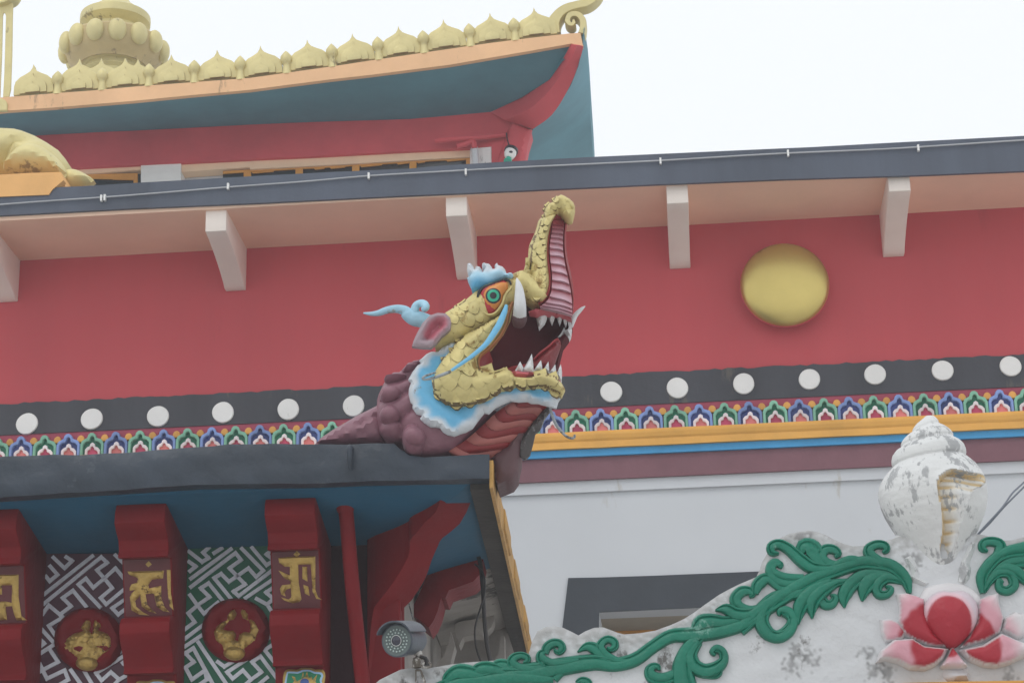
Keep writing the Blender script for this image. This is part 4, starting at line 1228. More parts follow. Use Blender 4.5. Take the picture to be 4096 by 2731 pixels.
# blue and white cheek frill
fr_ = px('A', [(560, 803), (520, 812), (480, 838), (462, 858), (425, 858), (400, 870), (362, 905), (372, 918), (352, 930), (328, 962), (304, 1004), (320, 1018), (308, 1050), (306, 1080), (316, 1122), (328, 1130), (326, 1150), (345, 1178), (378, 1190), (366, 1206), (385, 1225), (420, 1248), (448, 1248), (470, 1252), (482, 1272), (508, 1288), (545, 1296), (580, 1282), (605, 1275), (640, 1256), (662, 1225), (684, 1196), (702, 1176), (725, 1180), (760, 1148), (800, 1128), (838, 1112), (880, 1118), (925, 1115), (945, 1124), (985, 1126), (1035, 1140), (1078, 1152), (1090, 1112), (1102, 1080), (1050, 1040), (900, 1020), (760, 1060), (600, 1110), (500, 1090), (470, 1020), (500, 930), (565, 860)])
WHT, BLU, DBL = (0.60, 0.64, 0.68), (0.14, 0.45, 0.70), (0.10, 0.38, 0.62)
frill_edge = None
def frill_col(P, d):
    e = pdist(P, frill_edge, False)
    return lerp(WHT, BLU, smoothstep(.032, .085, e + .012 * np.sin(P[:, 0] * 31 + P[:, 1] * 17)))
def frill_tilt(P):
    return .06 * smoothstep(xj0, xj1, P[:, 0])
xj0, xj1 = PF.hit(*px('A', [(700, 1100)])[0], -.12).x, PF.hit(*px('A', [(1090, 1100)])[0], -.12).x
frl = Relief(PF, fr_, -.12, T=.045, Rr=.05, res=.028, back=.035, tilt=frill_tilt, hfun=lambda P, d: .012 * np.sin(P[:, 0] * 23 + P[:, 1] * 31) * smoothstep(.0, .05, d) * (1 - smoothstep(.1, .2, d)))
fe_ = np.array([(lambda h: (h.x, h.z))(PF.hit(a, b, -.12)) for a, b in fr_[:44]])
frill_edge = fe_
frl.cfun = frill_col
drg.part('cheek_frill', frl.build(), 'paint')

# mouth cavity
mo = px('A', [(836, 690), (850, 640), (862, 600), (900, 560), (960, 580), (1020, 610), (1080, 640), (1150, 665), (1160, 700), (1140, 760), (1110, 800), (1090, 880), (1075, 950), (1040, 985), (960, 985), (880, 975), (840, 955), (770, 975), (720, 980), (678, 955), (668, 912), (690, 880), (740, 838), (800, 765)])
xa, xb = PF.hit(*px('A', [(690, 900)])[0], -.12).x, PF.hit(*px('A', [(1130, 750)])[0], .2).x
mt = lambda P: .38 * smoothstep(xa + .02, xb, P[:, 0])
mouth = Relief(PF, mo, -.15, T=-.16, Rr=.16, res=.035, back=.25, tilt=mt)
drg.part('mouth_cavity', mouth.build(), 'mouth')
ck = px('A', [(672, 912), (690, 884), (728, 850), (745, 900), (738, 935), (752, 960), (700, 975), (680, 950)])
drg.part('mouth_corner', Relief(PF, ck, -.17, T=-.03, Rr=.06, res=.03, back=.04).build(), 'mouth_red')
fw = px('M', [(1150, 420), (1170, 440), (1120, 560), (1085, 735), (1060, 760), (1050, 650), (1080, 540)])
drg.part('far_jaw', Relief(PF, fw, .22, T=.03, Rr=.04, res=.04, back=.2).build(), 'mouth')

# gold skin: brow-and-cheek, lower jaw
GT, GR = .13, .17
f1p = px('A', [(500, 655), (540, 632), (575, 615), (620, 578), (655, 545), (672, 520), (700, 500), (770, 478), (840, 465), (858, 450), (885, 440), (915, 432), (960, 470), (1010, 530), (1030, 570), (1005, 598), (965, 602), (935, 588), (905, 560), (870, 575), (852, 605), (835, 612), (812, 640), (795, 668), (765, 690), (728, 722), (690, 745), (640, 765), (590, 790), (560, 805), (515, 812), (470, 826), (440, 820), (430, 760)])
face1 = Relief(PF, f1p, -.15, T=GT, Rr=GR, res=.03, back=.2, edge=.01)
drg.part('brow_skin', face1.build(), 'gold')
f2p = px('A', [(585, 795), (640, 757), (700, 722), (765, 684), (800, 650), (822, 615), (850, 622), (836, 690), (800, 762), (742, 838), (692, 880), (670, 912), (680, 952), (720, 978), (772, 972), (820, 952), (850, 966), (868, 992), (935, 1000), (1000, 982), (1062, 992), (1105, 1022), (1124, 1055), (1105, 1095), (1062, 1076), (1010, 1052), (960, 1052), (912, 1062), (872, 1045), (850, 1056), (790, 1068), (742, 1105), (680, 1130), (600, 1145), (540, 1147), (480, 1120), (440, 1080), (432, 1040), (448, 960), (488, 900), (520, 862), (552, 818)])
face2 = Relief(PF, f2p, -.165, T=GT + .03, Rr=GR + .02, res=.03, back=.05, edge=.015, tilt=frill_tilt)
drg.part('cheek_skin', face2.build(), 'gold')
# the far half of the head, mirrored behind the mid-plane
drg.part('far_cheek', Relief(PF, px('A', [(480, 850), (600, 640), (720, 530), (860, 480), (940, 520), (850, 660), (740, 840), (690, 920), (740, 990), (900, 1010), (1040, 1010), (1060, 1050), (900, 1050), (700, 1110), (520, 1110), (460, 1000)]), .42, T=-.12, Rr=.2, res=.06, back=.16).build(), 'gold')

# trunk: gold back, red palate, ridges
TS = [((1238, 372), (1400, 335), (1420, 352), (1500, 390), (1545, 390)), ((1187, 415), (1342, 430), (1356, 437), (1495, 445), (1530, 470)), ((1152, 540), (1312, 530), (1341, 540), (1482, 560), (1520, 560)),
      ((1110, 640), (1289, 650), (1322, 660), (1480, 680), (1520, 680)), ((1068, 740), (1281, 760), (1313, 770), (1482, 790), (1527, 790)), ((1055, 880), (1281, 900), (1322, 910), (1500, 930), (1545, 930)),
      ((1052, 970), (1289, 980), (1334, 1000), (1520, 1030), (1570, 1030)), ((1010, 1080), (1303, 1100), (1343, 1110), (1548, 1150), (1597, 1170)), ((965, 1180), (1303, 1200), (1340, 1220), (1572, 1270), (1612, 1290)),
      ((945, 1280), (1285, 1290), (1330, 1320), (1590, 1390), (1617, 1400)), ((960, 1370), (1237, 1385), (1270, 1430), (1595, 1500), (1610, 1520)), ((1035, 1408), (1167, 1437), (1190, 1490), (1595, 1590), (1605, 1600))]
def K1(p, y):
    return PF.hit(*px('K', [p])[0], y)
m = len(TS)
gr, pr = [], []
for i, (p0, p1, rl, rr, p2) in enumerate(TS):
    t = i / (m - 1)
    yo = .02 - .16 * t
    pm_ = ((p0[0] * .55 + p1[0] * .45), (p0[1] * .55 + p1[1] * .45))
    p0 = (p0[0] - (14 if i < 7 else 4), p0[1])
    gr.append([K1(p0, yo + .12), K1((p0[0] * .85 + p1[0] * .15, p0[1] * .85 + p1[1] * .15), yo + .0), K1(pm_, yo - .065), K1((p0[0] * .12 + p1[0] * .88, p0[1] * .12 + p1[1] * .88), yo - .06), K1(p1, yo - .03), K1(p1, yo + .06), K1((p0[0] + 20, p0[1]), yo + .3)])
    pr.append([K1((p1[0] - 6, p1[1]), yo - .02), K1((p1[0] * .5 + rl[0] * .5, p1[1] * .5 + rl[1] * .5), yo - .03), K1(rl, yo + .015), K1(rr, yo + .17), K1(((rr[0] + p2[0]) / 2, (rr[1] + p2[1]) / 2), yo + .14), K1(p2, yo + .19), K1(p2, yo + .3), K1((p1[0] - 6, p1[1]), yo + .22)])
drg.part('trunk_skin', loft(gr, closed=True, sub=3), 'gold', sharp=50)
drg.part('palate', loft(pr, closed=True, sub=3), 'mouth_red', sharp=50)
RLc = catmull([s_[2] for s_ in TS], 8)
RRc = catmull([s_[3] for s_ in TS], 8)
def at_curve(c, yv):
    i = int(np.argmin(np.abs(c[:, 1] - yv)))
    return (float(c[i, 0]), yv)
ly = [405, 450, 500, 555, 612, 672, 745, 832, 935, 1032, 1142, 1245, 1350, 1428, 1470, 1495]
ry = [420, 470, 522, 578, 642, 708, 782, 868, 978, 1090, 1200, 1310, 1440, 1510, 1560, 1600]
PK, RD, DR = (0.56, 0.36, 0.42), (0.34, 0.055, 0.07), (0.24, 0.03, 0.04)
for i in range(len(ly) - 1):
    t0, t1 = (ly[i] - 352) / 1140, (ly[i + 1] - 352) / 1140
    rows, cols = [], []
    for s in (0, .25, .55, .85, 1.0):
        row = []
        for v in np.linspace(0, 1, 8):
            a = at_curve(RLc, ly[i] + (ly[i + 1] - ly[i]) * (s * 1.12 - .02))
            b = at_curve(RRc, ry[i] + (ry[i + 1] - ry[i]) * (s * 1.12 - .02))
            arch = -10 * math.sin(math.pi * v) * (.3 + min(1, i / 8)) + 4 * math.sin(2 * math.pi * v)
            q = (a[0] + (b[0] - a[0]) * v, a[1] + (b[1] - a[1]) * v + arch)
            yo = .02 - .16 * (t0 + (t1 - t0) * s)
            row.append(K1(q, yo + .01 + .155 * v - .028 - .045 * s ** 1.5))
            w = smoothstep(.25, .8, np.array(s)) * min(1, i / 6) * (.55 + .45 * math.sin(math.pi * v))
            c = lerp(DR if i < 4 else RD, PK, np.array(w))
            cols.append(c)
        rows.append(row + [Vector((p.x, p.y + .06, p.z)) for p in row[::-1]])
        cols += cols[-8:][::-1]
    vf = loft(rows, closed=True)
    drg.part('palate_ridge', (vf[0], vf[1], cols), 'paint')
tp = px('K', [(1238, 378), (1243, 292), (1290, 215), (1352, 182), (1380, 130), (1440, 98), (1500, 106), (1560, 145), (1608, 185), (1628, 230), (1614, 300), (1592, 378), (1545, 390), (1500, 372), (1468, 345), (1432, 318), (1385, 352), (1345, 432), (1255, 440)])
tip = Relief(PF, tp, .04, T=.10, Rr=.11, res=.022, back=.14, hfun=lambda P, d: .016 * np.sin(P[:, 0] * 60 + 2 * np.sin(P[:, 1] * 45)) * np.sin(P[:, 1] * 52 + P[:, 0] * 21) * smoothstep(.02, .08, d))
drg.part('trunk_tip', tip.build(), 'gold')
tc = px('K', [(1480, 330), (1510, 290), (1560, 280), (1610, 290), (1605, 340), (1588, 380), (1540, 385)])
drg.part('tip_curl', Relief(PF, tc, -.02, T=.07, Rr=.06, res=.02, back=.08, smooth=2).build(), 'gold')
for cx, cy, r_ in ((1530, 170, 45), (1575, 225, 42), (1500, 225, 40), (1440, 150, 42)):
    y = tip.hit(*px('K', [(cx, cy)])[0]).y + .012
    drg.part('tip_boss', Relief(PF, px('K', ell('K', cx, cy, r_, r_ * .8, 14, .5)), y, T=.03, Rr=.04, res=.02, back=.03).build(), 'gold')
# nostril roll
ns = px('K', [(850, 1090), (920, 1056), (985, 1050), (1008, 965), (1010, 880), (1058, 880), (1062, 940), (1052, 1035), (1092, 1042), (1080, 1115), (1020, 1185), (978, 1195), (940, 1150), (860, 1135)])
drg.part('nostril', Relief(PF, ns, -.15, T=.1, Rr=.08, res=.022, back=.16, grooves=[(px('K', [(1035, 900), (1030, 1000), (1045, 1040)]), .02, .05)]).build(), 'gold')

# scales
def scale_mesh(surf, c, cx, cy, w, ang):
    """one scale as a tongue that follows the skin below it and lifts towards its tip"""
    q = px(c, [(cx, cy)])[0]
    k = w / CR[c][2]
    td = np.array((math.cos(R(ang)), -math.sin(R(ang))))          # tip direction in the photograph
    sd = np.array((-td[1], td[0]))
    T_, S_ = np.linspace(0, 1, 9), np.linspace(-1, 1, 9)
    pts = []
    for t in T_:
        hw = .52 * (1 if t < .45 else math.sqrt(max(0, 1 - ((t - .45) / .56) ** 2)))
        for s_ in S_:
            tt = t - (.06 * s_ * s_ if t < .9 else 0)
            pts.append(np.array(q[:2]) + td * k * (tt * 1.15 - .62) + sd * k * hw * s_)
    P = surf(np.array(pts))
    rows = []
    lift = min(.021, .00017 * k + .007)
    for i, t in enumerate(T_):
        fr_r, bk = [], []
        for j, s_ in enumerate(S_):
            p = P[i * 9 + j]
            o = .002 + lift * (t ** .8) + lift * .55 * (1 - s_ * s_) * math.sin(math.pi * min(1, t + .1))
            fr_r.append((p[0], p[1] - o, p[2]))
            bk.append((p[0], p[1] + .035, p[2]))
        rows.append(fr_r + bk[::-1])
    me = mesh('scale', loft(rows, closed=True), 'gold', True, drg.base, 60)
    me.materials.append(MATS['gold_dark'])
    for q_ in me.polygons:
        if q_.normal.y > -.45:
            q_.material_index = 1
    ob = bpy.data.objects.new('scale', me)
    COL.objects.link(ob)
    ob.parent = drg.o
RM = np.array(PF.mi @ CAM_M)
def hit_many(A, y):
    d = np.column_stack(((A[:, 0] - 2048.0) / FPX, -(A[:, 1] - 1365.5) / FPX, -np.ones(len(A)))) @ RM.T
    return np.array(PF.c) + d * ((y - PF.c.y) / d[:, 1])[:, None]
def surf_of(rel):
    def f(A):
        y = np.full(len(A), rel.y)
        for _ in range(5):
            P = hit_many(A, y)
            X = P[:, [0, 2]]
            y = rel.Y(X, np.maximum(rel.h(X), 0))
        P = hit_many(A, y)
        return P
    return f
def scales_on(rel, c, lst, ang):
    sf_ = surf_of(rel)
    for e in lst:
        scale_mesh(sf_, c, e[0], e[1], e[2], e[3] if len(e) > 3 else ang)
scales_on(face1, 'L', [(735, 505, 110, -55), (845, 530, 130, -62), (790, 665, 150, -50), (910, 640, 100, -55), (700, 590, 90, -50), (640, 560, 90, -45), (620, 650, 110, -60)], -55)
scales_on(face2, 'L', [(890, 785, 110), (1000, 755, 100), (1050, 690, 80), (830, 890, 175), (965, 860, 125), (695, 935, 110), (655, 1060, 160), (800, 1035, 135), (920, 950, 90), (525, 1135, 100), (590, 1210, 150), (690, 1180, 110), (790, 1210, 170), (425, 1405, 110, -85), (565, 1375, 190, -88), (745, 1370, 165), (985, 1290, 185, -75), (900, 1380, 150), (1070, 1400, 180, -70), (1180, 1310, 150, -70), (1235, 1400, 130, -60), (440, 1520, 100), (540, 1520, 190, -90), (725, 1520, 190), (890, 1510, 150), (620, 1290, 140), (500, 1300, 120)], -78)
scales_on(face2, 'M', [(545, 850, 100, -70), (630, 880, 60, -75), (735, 945, 100, -85), (850, 925, 105, -85), (965, 930, 125, -82), (1065, 1010, 100, -70), (930, 870, 120, -75), (1040, 900, 120, -70), (480, 985, 120, -80), (360, 1020, 150, -85), (240, 1080, 150, -85), (110, 1100, 150, -88), (430, 880, 110)], -80)
# trunk scales lie on the trunk loft
gsurf = np.array([[tuple(p) for p in r_] for r_ in gr])
def trunk_hit(a, b):
    best = None
    for i in range(m - 1):
        y0 = px('K', [TS[i][0]])[0][1]
    yv = (b - 750) * 3.136
    t = np.interp(yv, [(.5 * s_[0][1] + .5 * s_[1][1]) for s_ in TS], np.linspace(0, 1, m))
    xv = (a - 1780) * 3.136
    xl = np.interp(yv, [s_[0][1] for s_ in TS], [s_[0][0] for s_ in TS])
    xr_ = np.interp(yv, [s_[1][1] for s_ in TS], [s_[1][0] for s_ in TS])
    v = np.clip((xv - xl) / (xr_ - xl), -.03, 1)
    a = 1780 + (xl + v * (xr_ - xl)) / 3.136
    yo = .02 - .16 * t
    y = yo + np.interp(v, [0, .15, .45, .88, 1], [.09, -.03, -.078, -.066, -.035])
    return PF.hit(a, b, float(y))
for cx, cy, w, a in [(1200, 450, 78, -45), (1275, 448, 68, -50), (1195, 545, 85, -50), (1262, 520, 60, -55), (1222, 612, 75, -50), (1140, 650, 95, -45), (1170, 720, 105, -45), (1238, 690, 65, -50), (1100, 745, 85, -45), (1198, 795, 110, -48), (1250, 770, 60, -50), (1100, 840, 95, -40), (1228, 870, 75, -55), (1140, 920, 105, -45), (1185, 965, 100, -50), (1085, 900, 70, -40), (1245, 960, 70, -60), (1150, 1085, 110, -50), (1230, 1055, 90, -55), (1110, 1010, 90, -45), (1195, 1145, 125, -55), (1070, 1215, 110, -40), (1140, 1280, 125, -60), (1235, 1225, 90, -60), (1080, 1130, 90, -45), (1060, 1310, 100, -60), (1160, 1370, 120, -80), (1230, 1310, 80, -70), (1245, 1140, 60, -60)]:
    scale_mesh(lambda A: np.array([tuple(trunk_hit(*p)) for p in A]), 'K', cx, cy, w, a)
scales_on(tip, 'K', [(1395, 165, 75, -60), (1300, 235, 70, -50), (1290, 285, 80, -50), (1370, 255, 75, -55), (1335, 320, 70, -50), (1275, 365, 80, -45), (1325, 385, 60, -50), (1430, 240, 60, -60)], -50)

# eye
eo = px('L', [(895, 345), (930, 290), (1000, 250), (1085, 218), (1180, 195), (1255, 222), (1252, 300), (1195, 370), (1165, 470), (1085, 572), (1005, 592), (935, 525), (902, 425)])
er = Relief(PF, eo, -.245, T=.05, Rr=.08, res=.025, back=.06, smooth=2)
eye = drg.part('eye', er.build(), 'eye_red')
eo2 = px('L', [(935, 350), (960, 305), (1010, 270), (1090, 232), (1180, 212), (1235, 235), (1230, 300), (1180, 365), (1150, 455), (1085, 535), (1020, 530), (965, 470), (938, 405)])
eb = Relief(PF, eo2, -.268, T=.05, Rr=.09, res=.025, back=.03, smooth=2)
drg.part('eyeball', eb.build(), 'eye_orange', parent=eye)
for r_, mt_, k in ((88, 'eye_black', 1), (69, 'eye_green', 2), (39, 'eye_black', 3)):
    pts = [eb.hit(*q) for q in px('L', ell('L', 1064, 380, r_, r_, 28))]
    drg.part('iris' if k < 3 else 'pupil', Relief(PF, [(p.x, p.z) for p in pts], 0, T=.002, Rr=.01, res=.02, back=.01, edge=.003 * k, raw=True, tilt=lambda P: eb.Y(P, eb.h(P))).build(), mt_, parent=eye)
def lid(c, pts, w, y, mat, name, T=.03):
    drg.part(name, ribbon(PF, px(c, pts), [v / CR[c][2] for v in w], y, T=T, back=.04), mat)
lid('L', [(885, 395), (905, 330), (960, 285), (1040, 250), (1110, 222), (1180, 195), (1240, 205), (1265, 250)], [26, 36, 34, 30, 30, 30, 30, 22], -.275, 'eye_black', 'upper_lid', .02)
lid('L', [(890, 390), (896, 450), (930, 540), (1000, 598), (1085, 582), (1165, 480), (1200, 375), (1260, 305), (1275, 270)], [12, 16, 22, 26, 30, 34, 36, 34, 24], -.25, 'gold', 'lower_lid', .045)
# brow crest
bc_ = px('L', [(770, 12), (800, 6), (822, 28), (840, 58), (853, 84), (862, 55), (870, 40), (905, 48), (930, 75), (946, 108), (962, 78), (945, 58), (934, 40), (940, 10), (958, 0), (985, 12), (1022, 22), (1045, 52), (1058, 80), (1085, 76), (1086, 55), (1078, 40), (1092, 14), (1108, 3), (1118, 33), (1165, 44), (1198, 78), (1218, 132), (1242, 116), (1268, 116), (1288, 132), (1292, 178), (1245, 196), (1190, 196), (1110, 228), (1040, 258), (960, 285), (905, 318), (850, 322), (815, 300), (806, 258), (785, 220), (766, 172), (800, 158), (778, 130), (765, 92)])
z_hi, z_lo = PF.hit(*px('L', [(1000, 20)])[0], -.28).z, PF.hit(*px('L', [(1000, 260)])[0], -.28).z
def brow_col(P, d):
    t = (P[:, 1] - z_lo) / (z_hi - z_lo) + .02 * np.sin(P[:, 0] * 40)
    c = lerp(DBL, (.42, .66, .80), smoothstep(.05, .55, t))
    return lerp(c, WHT, smoothstep(.5, .78, t))
drg.part('brow_crest', Relief(PF, bc_, -.235, T=.075, Rr=.08, res=.018, back=.1, cfun=brow_col, hfun=lambda P, d: .01 * np.sin(P[:, 0] * 33 + P[:, 1] * 9) * smoothstep(.02, .06, d)).build(), 'paint')
drg.part('brow_curl', Relief(PF, px('L', ell('L', 1255, 150, 36, 34, 16)), -.27, T=.05, Rr=.05, res=.018, back=.05).build(), 'horn_blue')

# ear, horn
eap = px('L', [(135, 955), (155, 890), (182, 828), (255, 690), (340, 602), (430, 573), (520, 580), (570, 628), (585, 690), (572, 760), (520, 805), (470, 845), (402, 930), (350, 972), (240, 968)])
er_in = np.array([(lambda h: (h.x, h.z))(PF.hit(a, b, -.3)) for a, b in px('L', [(250, 850), (262, 790), (330, 668), (430, 608), (520, 612), (558, 660), (560, 730), (500, 790), (440, 850), (395, 900), (340, 885)])])
def ear_col(P, d):
    ins = inside(P, er_in)
    e = pdist(P, er_in) * np.where(ins, 1, -1)
    return lerp((.33, .25, .28), (.42, .115, .15), smoothstep(-.012, .03, e))
ear = Relief(PF, eap, -.3, T=0, Rr=.1, res=.022, back=.05, cfun=ear_col, hfun=lambda P, d: .02 * smoothstep(0, .02, d) - .085 * smoothstep(.035, .11, d))
drg.part('ear', ear.build(), 'paint')
eb_ = px('L', [(420, 900), (470, 850), (560, 770), (600, 700), (700, 690), (740, 760), (690, 850), (600, 890), (520, 920), (440, 945)])
drg.part('ear_root', Relief(PF, eb_, -.15, T=.12, Rr=.1, res=.025, back=.1, smooth=2).build(), 'gold')
hnp = px('A', [(410, 705), (370, 690), (335, 682), (300, 660), (280, 642), (240, 634), (190, 642), (150, 656), (110, 660), (70, 656)])
hr_ = [40, 42, 42, 36, 27, 22, 19, 16, 11, 4]
sA = PF.scale(1700, 1270, -.15) / 1.307
horn = drg.part('horn', tube([PF.hit(*q, y) for q, y in zip(hnp, np.linspace(-.08, -.2, len(hnp)))], [r_ * sA for r_ in hr_], 14, 4), 'horn_blue')
hcp = px('A', [(335, 675), (338, 645), (346, 618), (366, 606), (386, 608), (396, 622), (390, 634), (380, 634)])
drg.part('horn_curl', tube([PF.hit(*q, y) for q, y in zip(hcp, [-.12, -.13, -.14, -.15, -.17, -.2, -.21, -.2])], [r_ * sA for r_ in (26, 24, 21, 20, 21, 21, 18, 12)], 12, 4), 'horn_blue', parent=horn)

# whisker along the cheek, copper lip line
wpts = px('M', [(592, 168), (578, 225), (552, 290), (520, 360), (480, 425), (430, 500), (380, 560), (300, 628), (220, 690), (140, 745), (60, 800)])
wy = [-.33, -.34, -.34, -.345, -.35, -.36, -.37, -.39, -.41, -.42, -.42]
ww = [14, 25, 30, 32, 31, 28, 25, 22, 20, 18, 14]
wsk = drg.part('whisker', tube([PF.hit(*q, y) for q, y in zip(wpts, wy)], [w / 2.412 * PF.scale(1900, 1400, -.3) for w in ww], 10, 4, flat=((0, 1, 0), .6)), 'sky_blue')
wq = px('L', [(580, 1240), (500, 1272), (420, 1302), (340, 1325), (280, 1335), (258, 1318), (285, 1295), (345, 1272), (412, 1250)])
drg.part('whisker_tip', tube([PF.hit(*q, y) for q, y in zip(wq, [-.42, -.42, -.42, -.42, -.42, -.43, -.44, -.44, -.44])], [w / 2.851 * PF.scale(1750, 1500, -.3) for w in (18, 20, 18, 15, 13, 14, 14, 13, 9)], 10, 3), 'whisker_grey', parent=wsk)
lid('M', [(655, 140), (632, 180), (612, 260), (600, 330), (570, 400), (530, 470), (470, 540), (410, 600), (345, 655), (325, 710), (335, 770), (380, 825)], [16, 30, 26, 22, 20, 20, 20, 18, 16, 14, 14, 10], -.2, 'copper', 'lip_line', .04)

# gums, teeth, tongue, tusks
yM = lambda x: -.14 + .34 * min(1, max(0, (x - 650) / 565))
gum = px('M', [(805, 232), (850, 212), (930, 195), (1010, 212), (1090, 225), (1150, 238), (1215, 272), (1222, 305), (1185, 296), (1150, 282), (1110, 270), (1060, 258), (985, 256), (880, 262), (815, 248)])
gx0, gx1 = PF.hit(*px('M', [(805, 240)])[0], -.1).x, PF.hit(*px('M', [(1215, 280)])[0], .15).x
drg.part('upper_gum', Relief(PF, gum, -.11, T=.05, Rr=.04, res=.02, back=.08, tilt=lambda P: .2 * smoothstep(gx0, gx1, P[:, 0])).build(), 'gum')
for i, t in enumerate([[(872, 252), (984, 246), (982, 290), (960, 340), (906, 400), (892, 340)], [(988, 252), (1066, 250), (1050, 300), (1030, 352), (1010, 310)], [(1072, 258), (1132, 264), (1122, 310), (1105, 357), (1088, 310)], [(1134, 278), (1182, 284), (1176, 330), (1164, 374), (1146, 330)], [(1182, 298), (1218, 306), (1212, 350), (1200, 388), (1188, 350)], [(1150, 418), (1185, 400), (1218, 330), (1224, 400), (1216, 470), (1200, 508), (1185, 470)]]):
    y = yM(np.mean([a[0] for a in t])) + .02
    drg.part('upper_tooth', Relief(PF, px('M', t), y - .03, T=.05, Rr=.05, res=.018, back=.05, smooth=1).build(), 'tooth')
drg.part('far_fang', Relief(PF, px('M', [(1088, 478), (1120, 440), (1150, 380), (1165, 420), (1150, 450), (1110, 474)]), .22, T=.03, Rr=.04, res=.02, back=.03).build(), 'tooth')
lg = px('M', [(640, 812), (668, 800), (700, 804), (760, 814), (850, 808), (950, 815), (1020, 832), (1080, 864), (1118, 905), (1100, 922), (1050, 877), (960, 850), (880, 852), (820, 868), (760, 884), (700, 880), (668, 848)])
fl_ = px('M', [(480, 826), (540, 806), (590, 786), (640, 762), (700, 748), (780, 736), (860, 760), (900, 812), (760, 830), (650, 825), (560, 815)])
drg.part('mouth_floor', Relief(PF, fl_, -.13, T=.03, Rr=.05, res=.03, back=.08, tilt=lambda P: .2 * smoothstep(xa, xb, P[:, 0])).build(), 'mouth_red')
lgy = lambda x: -.19 + .2 * min(1, max(0, (x - 600) / 520))
lx0, lx1 = PF.hit(*px('M', [(600, 800)])[0], -.15).x, PF.hit(*px('M', [(1120, 900)])[0], 0).x
drg.part('lower_gum', Relief(PF, lg, -.19, T=.06, Rr=.05, res=.022, back=.12, tilt=lambda P: .14 * smoothstep(lx0, lx1, P[:, 0])).build(), 'gum')
for t in [[(676, 800), (695, 765), (725, 712), (745, 750), (758, 772), (742, 815)], [(738, 822), (765, 770), (805, 700), (838, 638), (850, 720), (854, 805), (800, 820)], [(852, 806), (885, 755), (926, 698), (936, 750), (938, 795)], [(938, 810), (965, 765), (998, 713), (1004, 770), (1006, 825)], [(1003, 825), (1030, 785), (1064, 740), (1072, 800), (1076, 862)], [(1066, 862), (1090, 800), (1118, 737), (1128, 800), (1124, 895), (1112, 908)]]:
    x = np.mean([a[0] for a in t])
    drg.part('lower_tooth', Relief(PF, px('M', t), lgy(x) - .05, T=.05, Rr=.04, res=.018, back=.05).build(), 'tooth')
tg = px('M', [(770, 790), (840, 705), (910, 635), (1000, 568), (1060, 510), (1090, 495), (1114, 520), (1100, 580), (1065, 680), (1035, 760), (1000, 800), (880, 800)])
tgr = Relief(PF, tg, .03, T=.06, Rr=.06, res=.03, back=.1, smooth=2, grooves=[(px('M', [(850, 730), (950, 650), (1080, 530)]), .02, .03)])
drg.part('tongue', tgr.build(), 'tongue')
lid('M', [(850, 700), (920, 630), (1000, 570), (1060, 512), (1095, 495)], [14, 22, 22, 20, 12], -.02, 'mouth_red', 'tongue_edge', .03)
tk = [(1330, 178, 8), (1345, 230, 32), (1358, 300, 52), (1366, 400, 68), (1368, 490, 78), (1366, 560, 84), (1363, 622, 86)]
sL = PF.scale(2080, 1200, -.3) / 2.851
drg.part('tusk', tube([PF.hit(*px('L', [(a, b)])[0], y) for (a, b, r_), y in zip(tk, [-.36, -.36, -.355, -.34, -.32, -.28, -.22])], [r_ * sL * .9 for _, _, r_ in tk], 16, 4), 'tooth')
drg.part('tusk_gum', tube([PF.hit(*px('L', [q])[0], y) for q, y in (((1364, 606), -.235), ((1360, 650), -.215), ((1355, 705), -.17))], [89 * sL, 87 * sL, 72 * sL], 16, 3), 'mauve_dark')
tk2 = [(1352, 180, 5), (1320, 205, 16), (1285, 238, 22), (1255, 275, 25), (1235, 320, 25), (1215, 380, 20)]
sM = PF.scale(2300, 1250, .25) / 2.412
drg.part('far_tusk', tube([PF.hit(*px('M', [(a, b)])[0], .3) for a, b, r_ in tk2], [r_ * sM for _, _, r_ in tk2], 14, 4), 'tooth')
# chin whisker
cwp = px('M', [(1012, 1160), (1030, 1220), (1052, 1280), (1085, 1340), (1130, 1395), (1175, 1435), (1215, 1452), (1245, 1445), (1252, 1420)])
drg.part('chin_whisker', tube([PF.hit(*q, .02) for q in cwp], [r_ * sM for r_ in (13, 15, 15, 14, 14, 13, 12, 13, 11)], 9, 4), 'whisker_grey')
# ================================================================== gate pediment
GF = Frame((0, 10, 0), R(1.5))
top = px('E', [(440, 1620), (480, 1572), (510, 1545), (580, 1510), (640, 1480), (720, 1470)]) + px('S', [(0, 1097), (150, 1075), (300, 1047), (480, 1025), (640, 1012), (800, 1000), (940, 993), (1010, 975), (1080, 942), (1150, 925), (1218, 925), (1232, 880), (1258, 775), (1320, 660), (1420, 607), (1530, 595), (1620, 613), (1720, 660), (1805, 705), (1880, 658), (1990, 615), (2100, 610), (2180, 640), (2270, 675), (2350, 694)]) + px('F', [(980, 1049), (1100, 1040), (1220, 1020), (1330, 980), (1440, 930), (1520, 880), (1600, 820), (1720, 738), (1800, 695), (1880, 655), (2010, 600), (2035, 545), (2060, 475), (2120, 375), (2200, 295), (2270, 262), (2352, 245)]) + px('G', [(330, 722), (370, 728), (420, 746), (460, 768), (520, 795), (570, 808), (640, 806), (700, 800), (770, 775), (830, 755), (1000, 770), (1180, 755), (1230, 738), (1300, 748), (1390, 777), (1450, 775), (1520, 757), (1640, 735), (1760, 800), (1840, 900), (1950, 980), (2300, 1250)])
zlow = GF.hit(3000, 2830, 0).z
tp_ = [GF.hit(a, b, 0) for a, b in top]
poly = [(p.x, p.z) for p in tp_] + [(tp_[-1].x, zlow), (tp_[0].x, zlow)]
ped = Thing('gate_pediment', 'weathered white gate pediment with green scrollwork and scalloped top', 'gate', GF, (tp_[20].x, 0, 0))
n_top = len(tp_)
top_line = np.array(poly[:n_top])
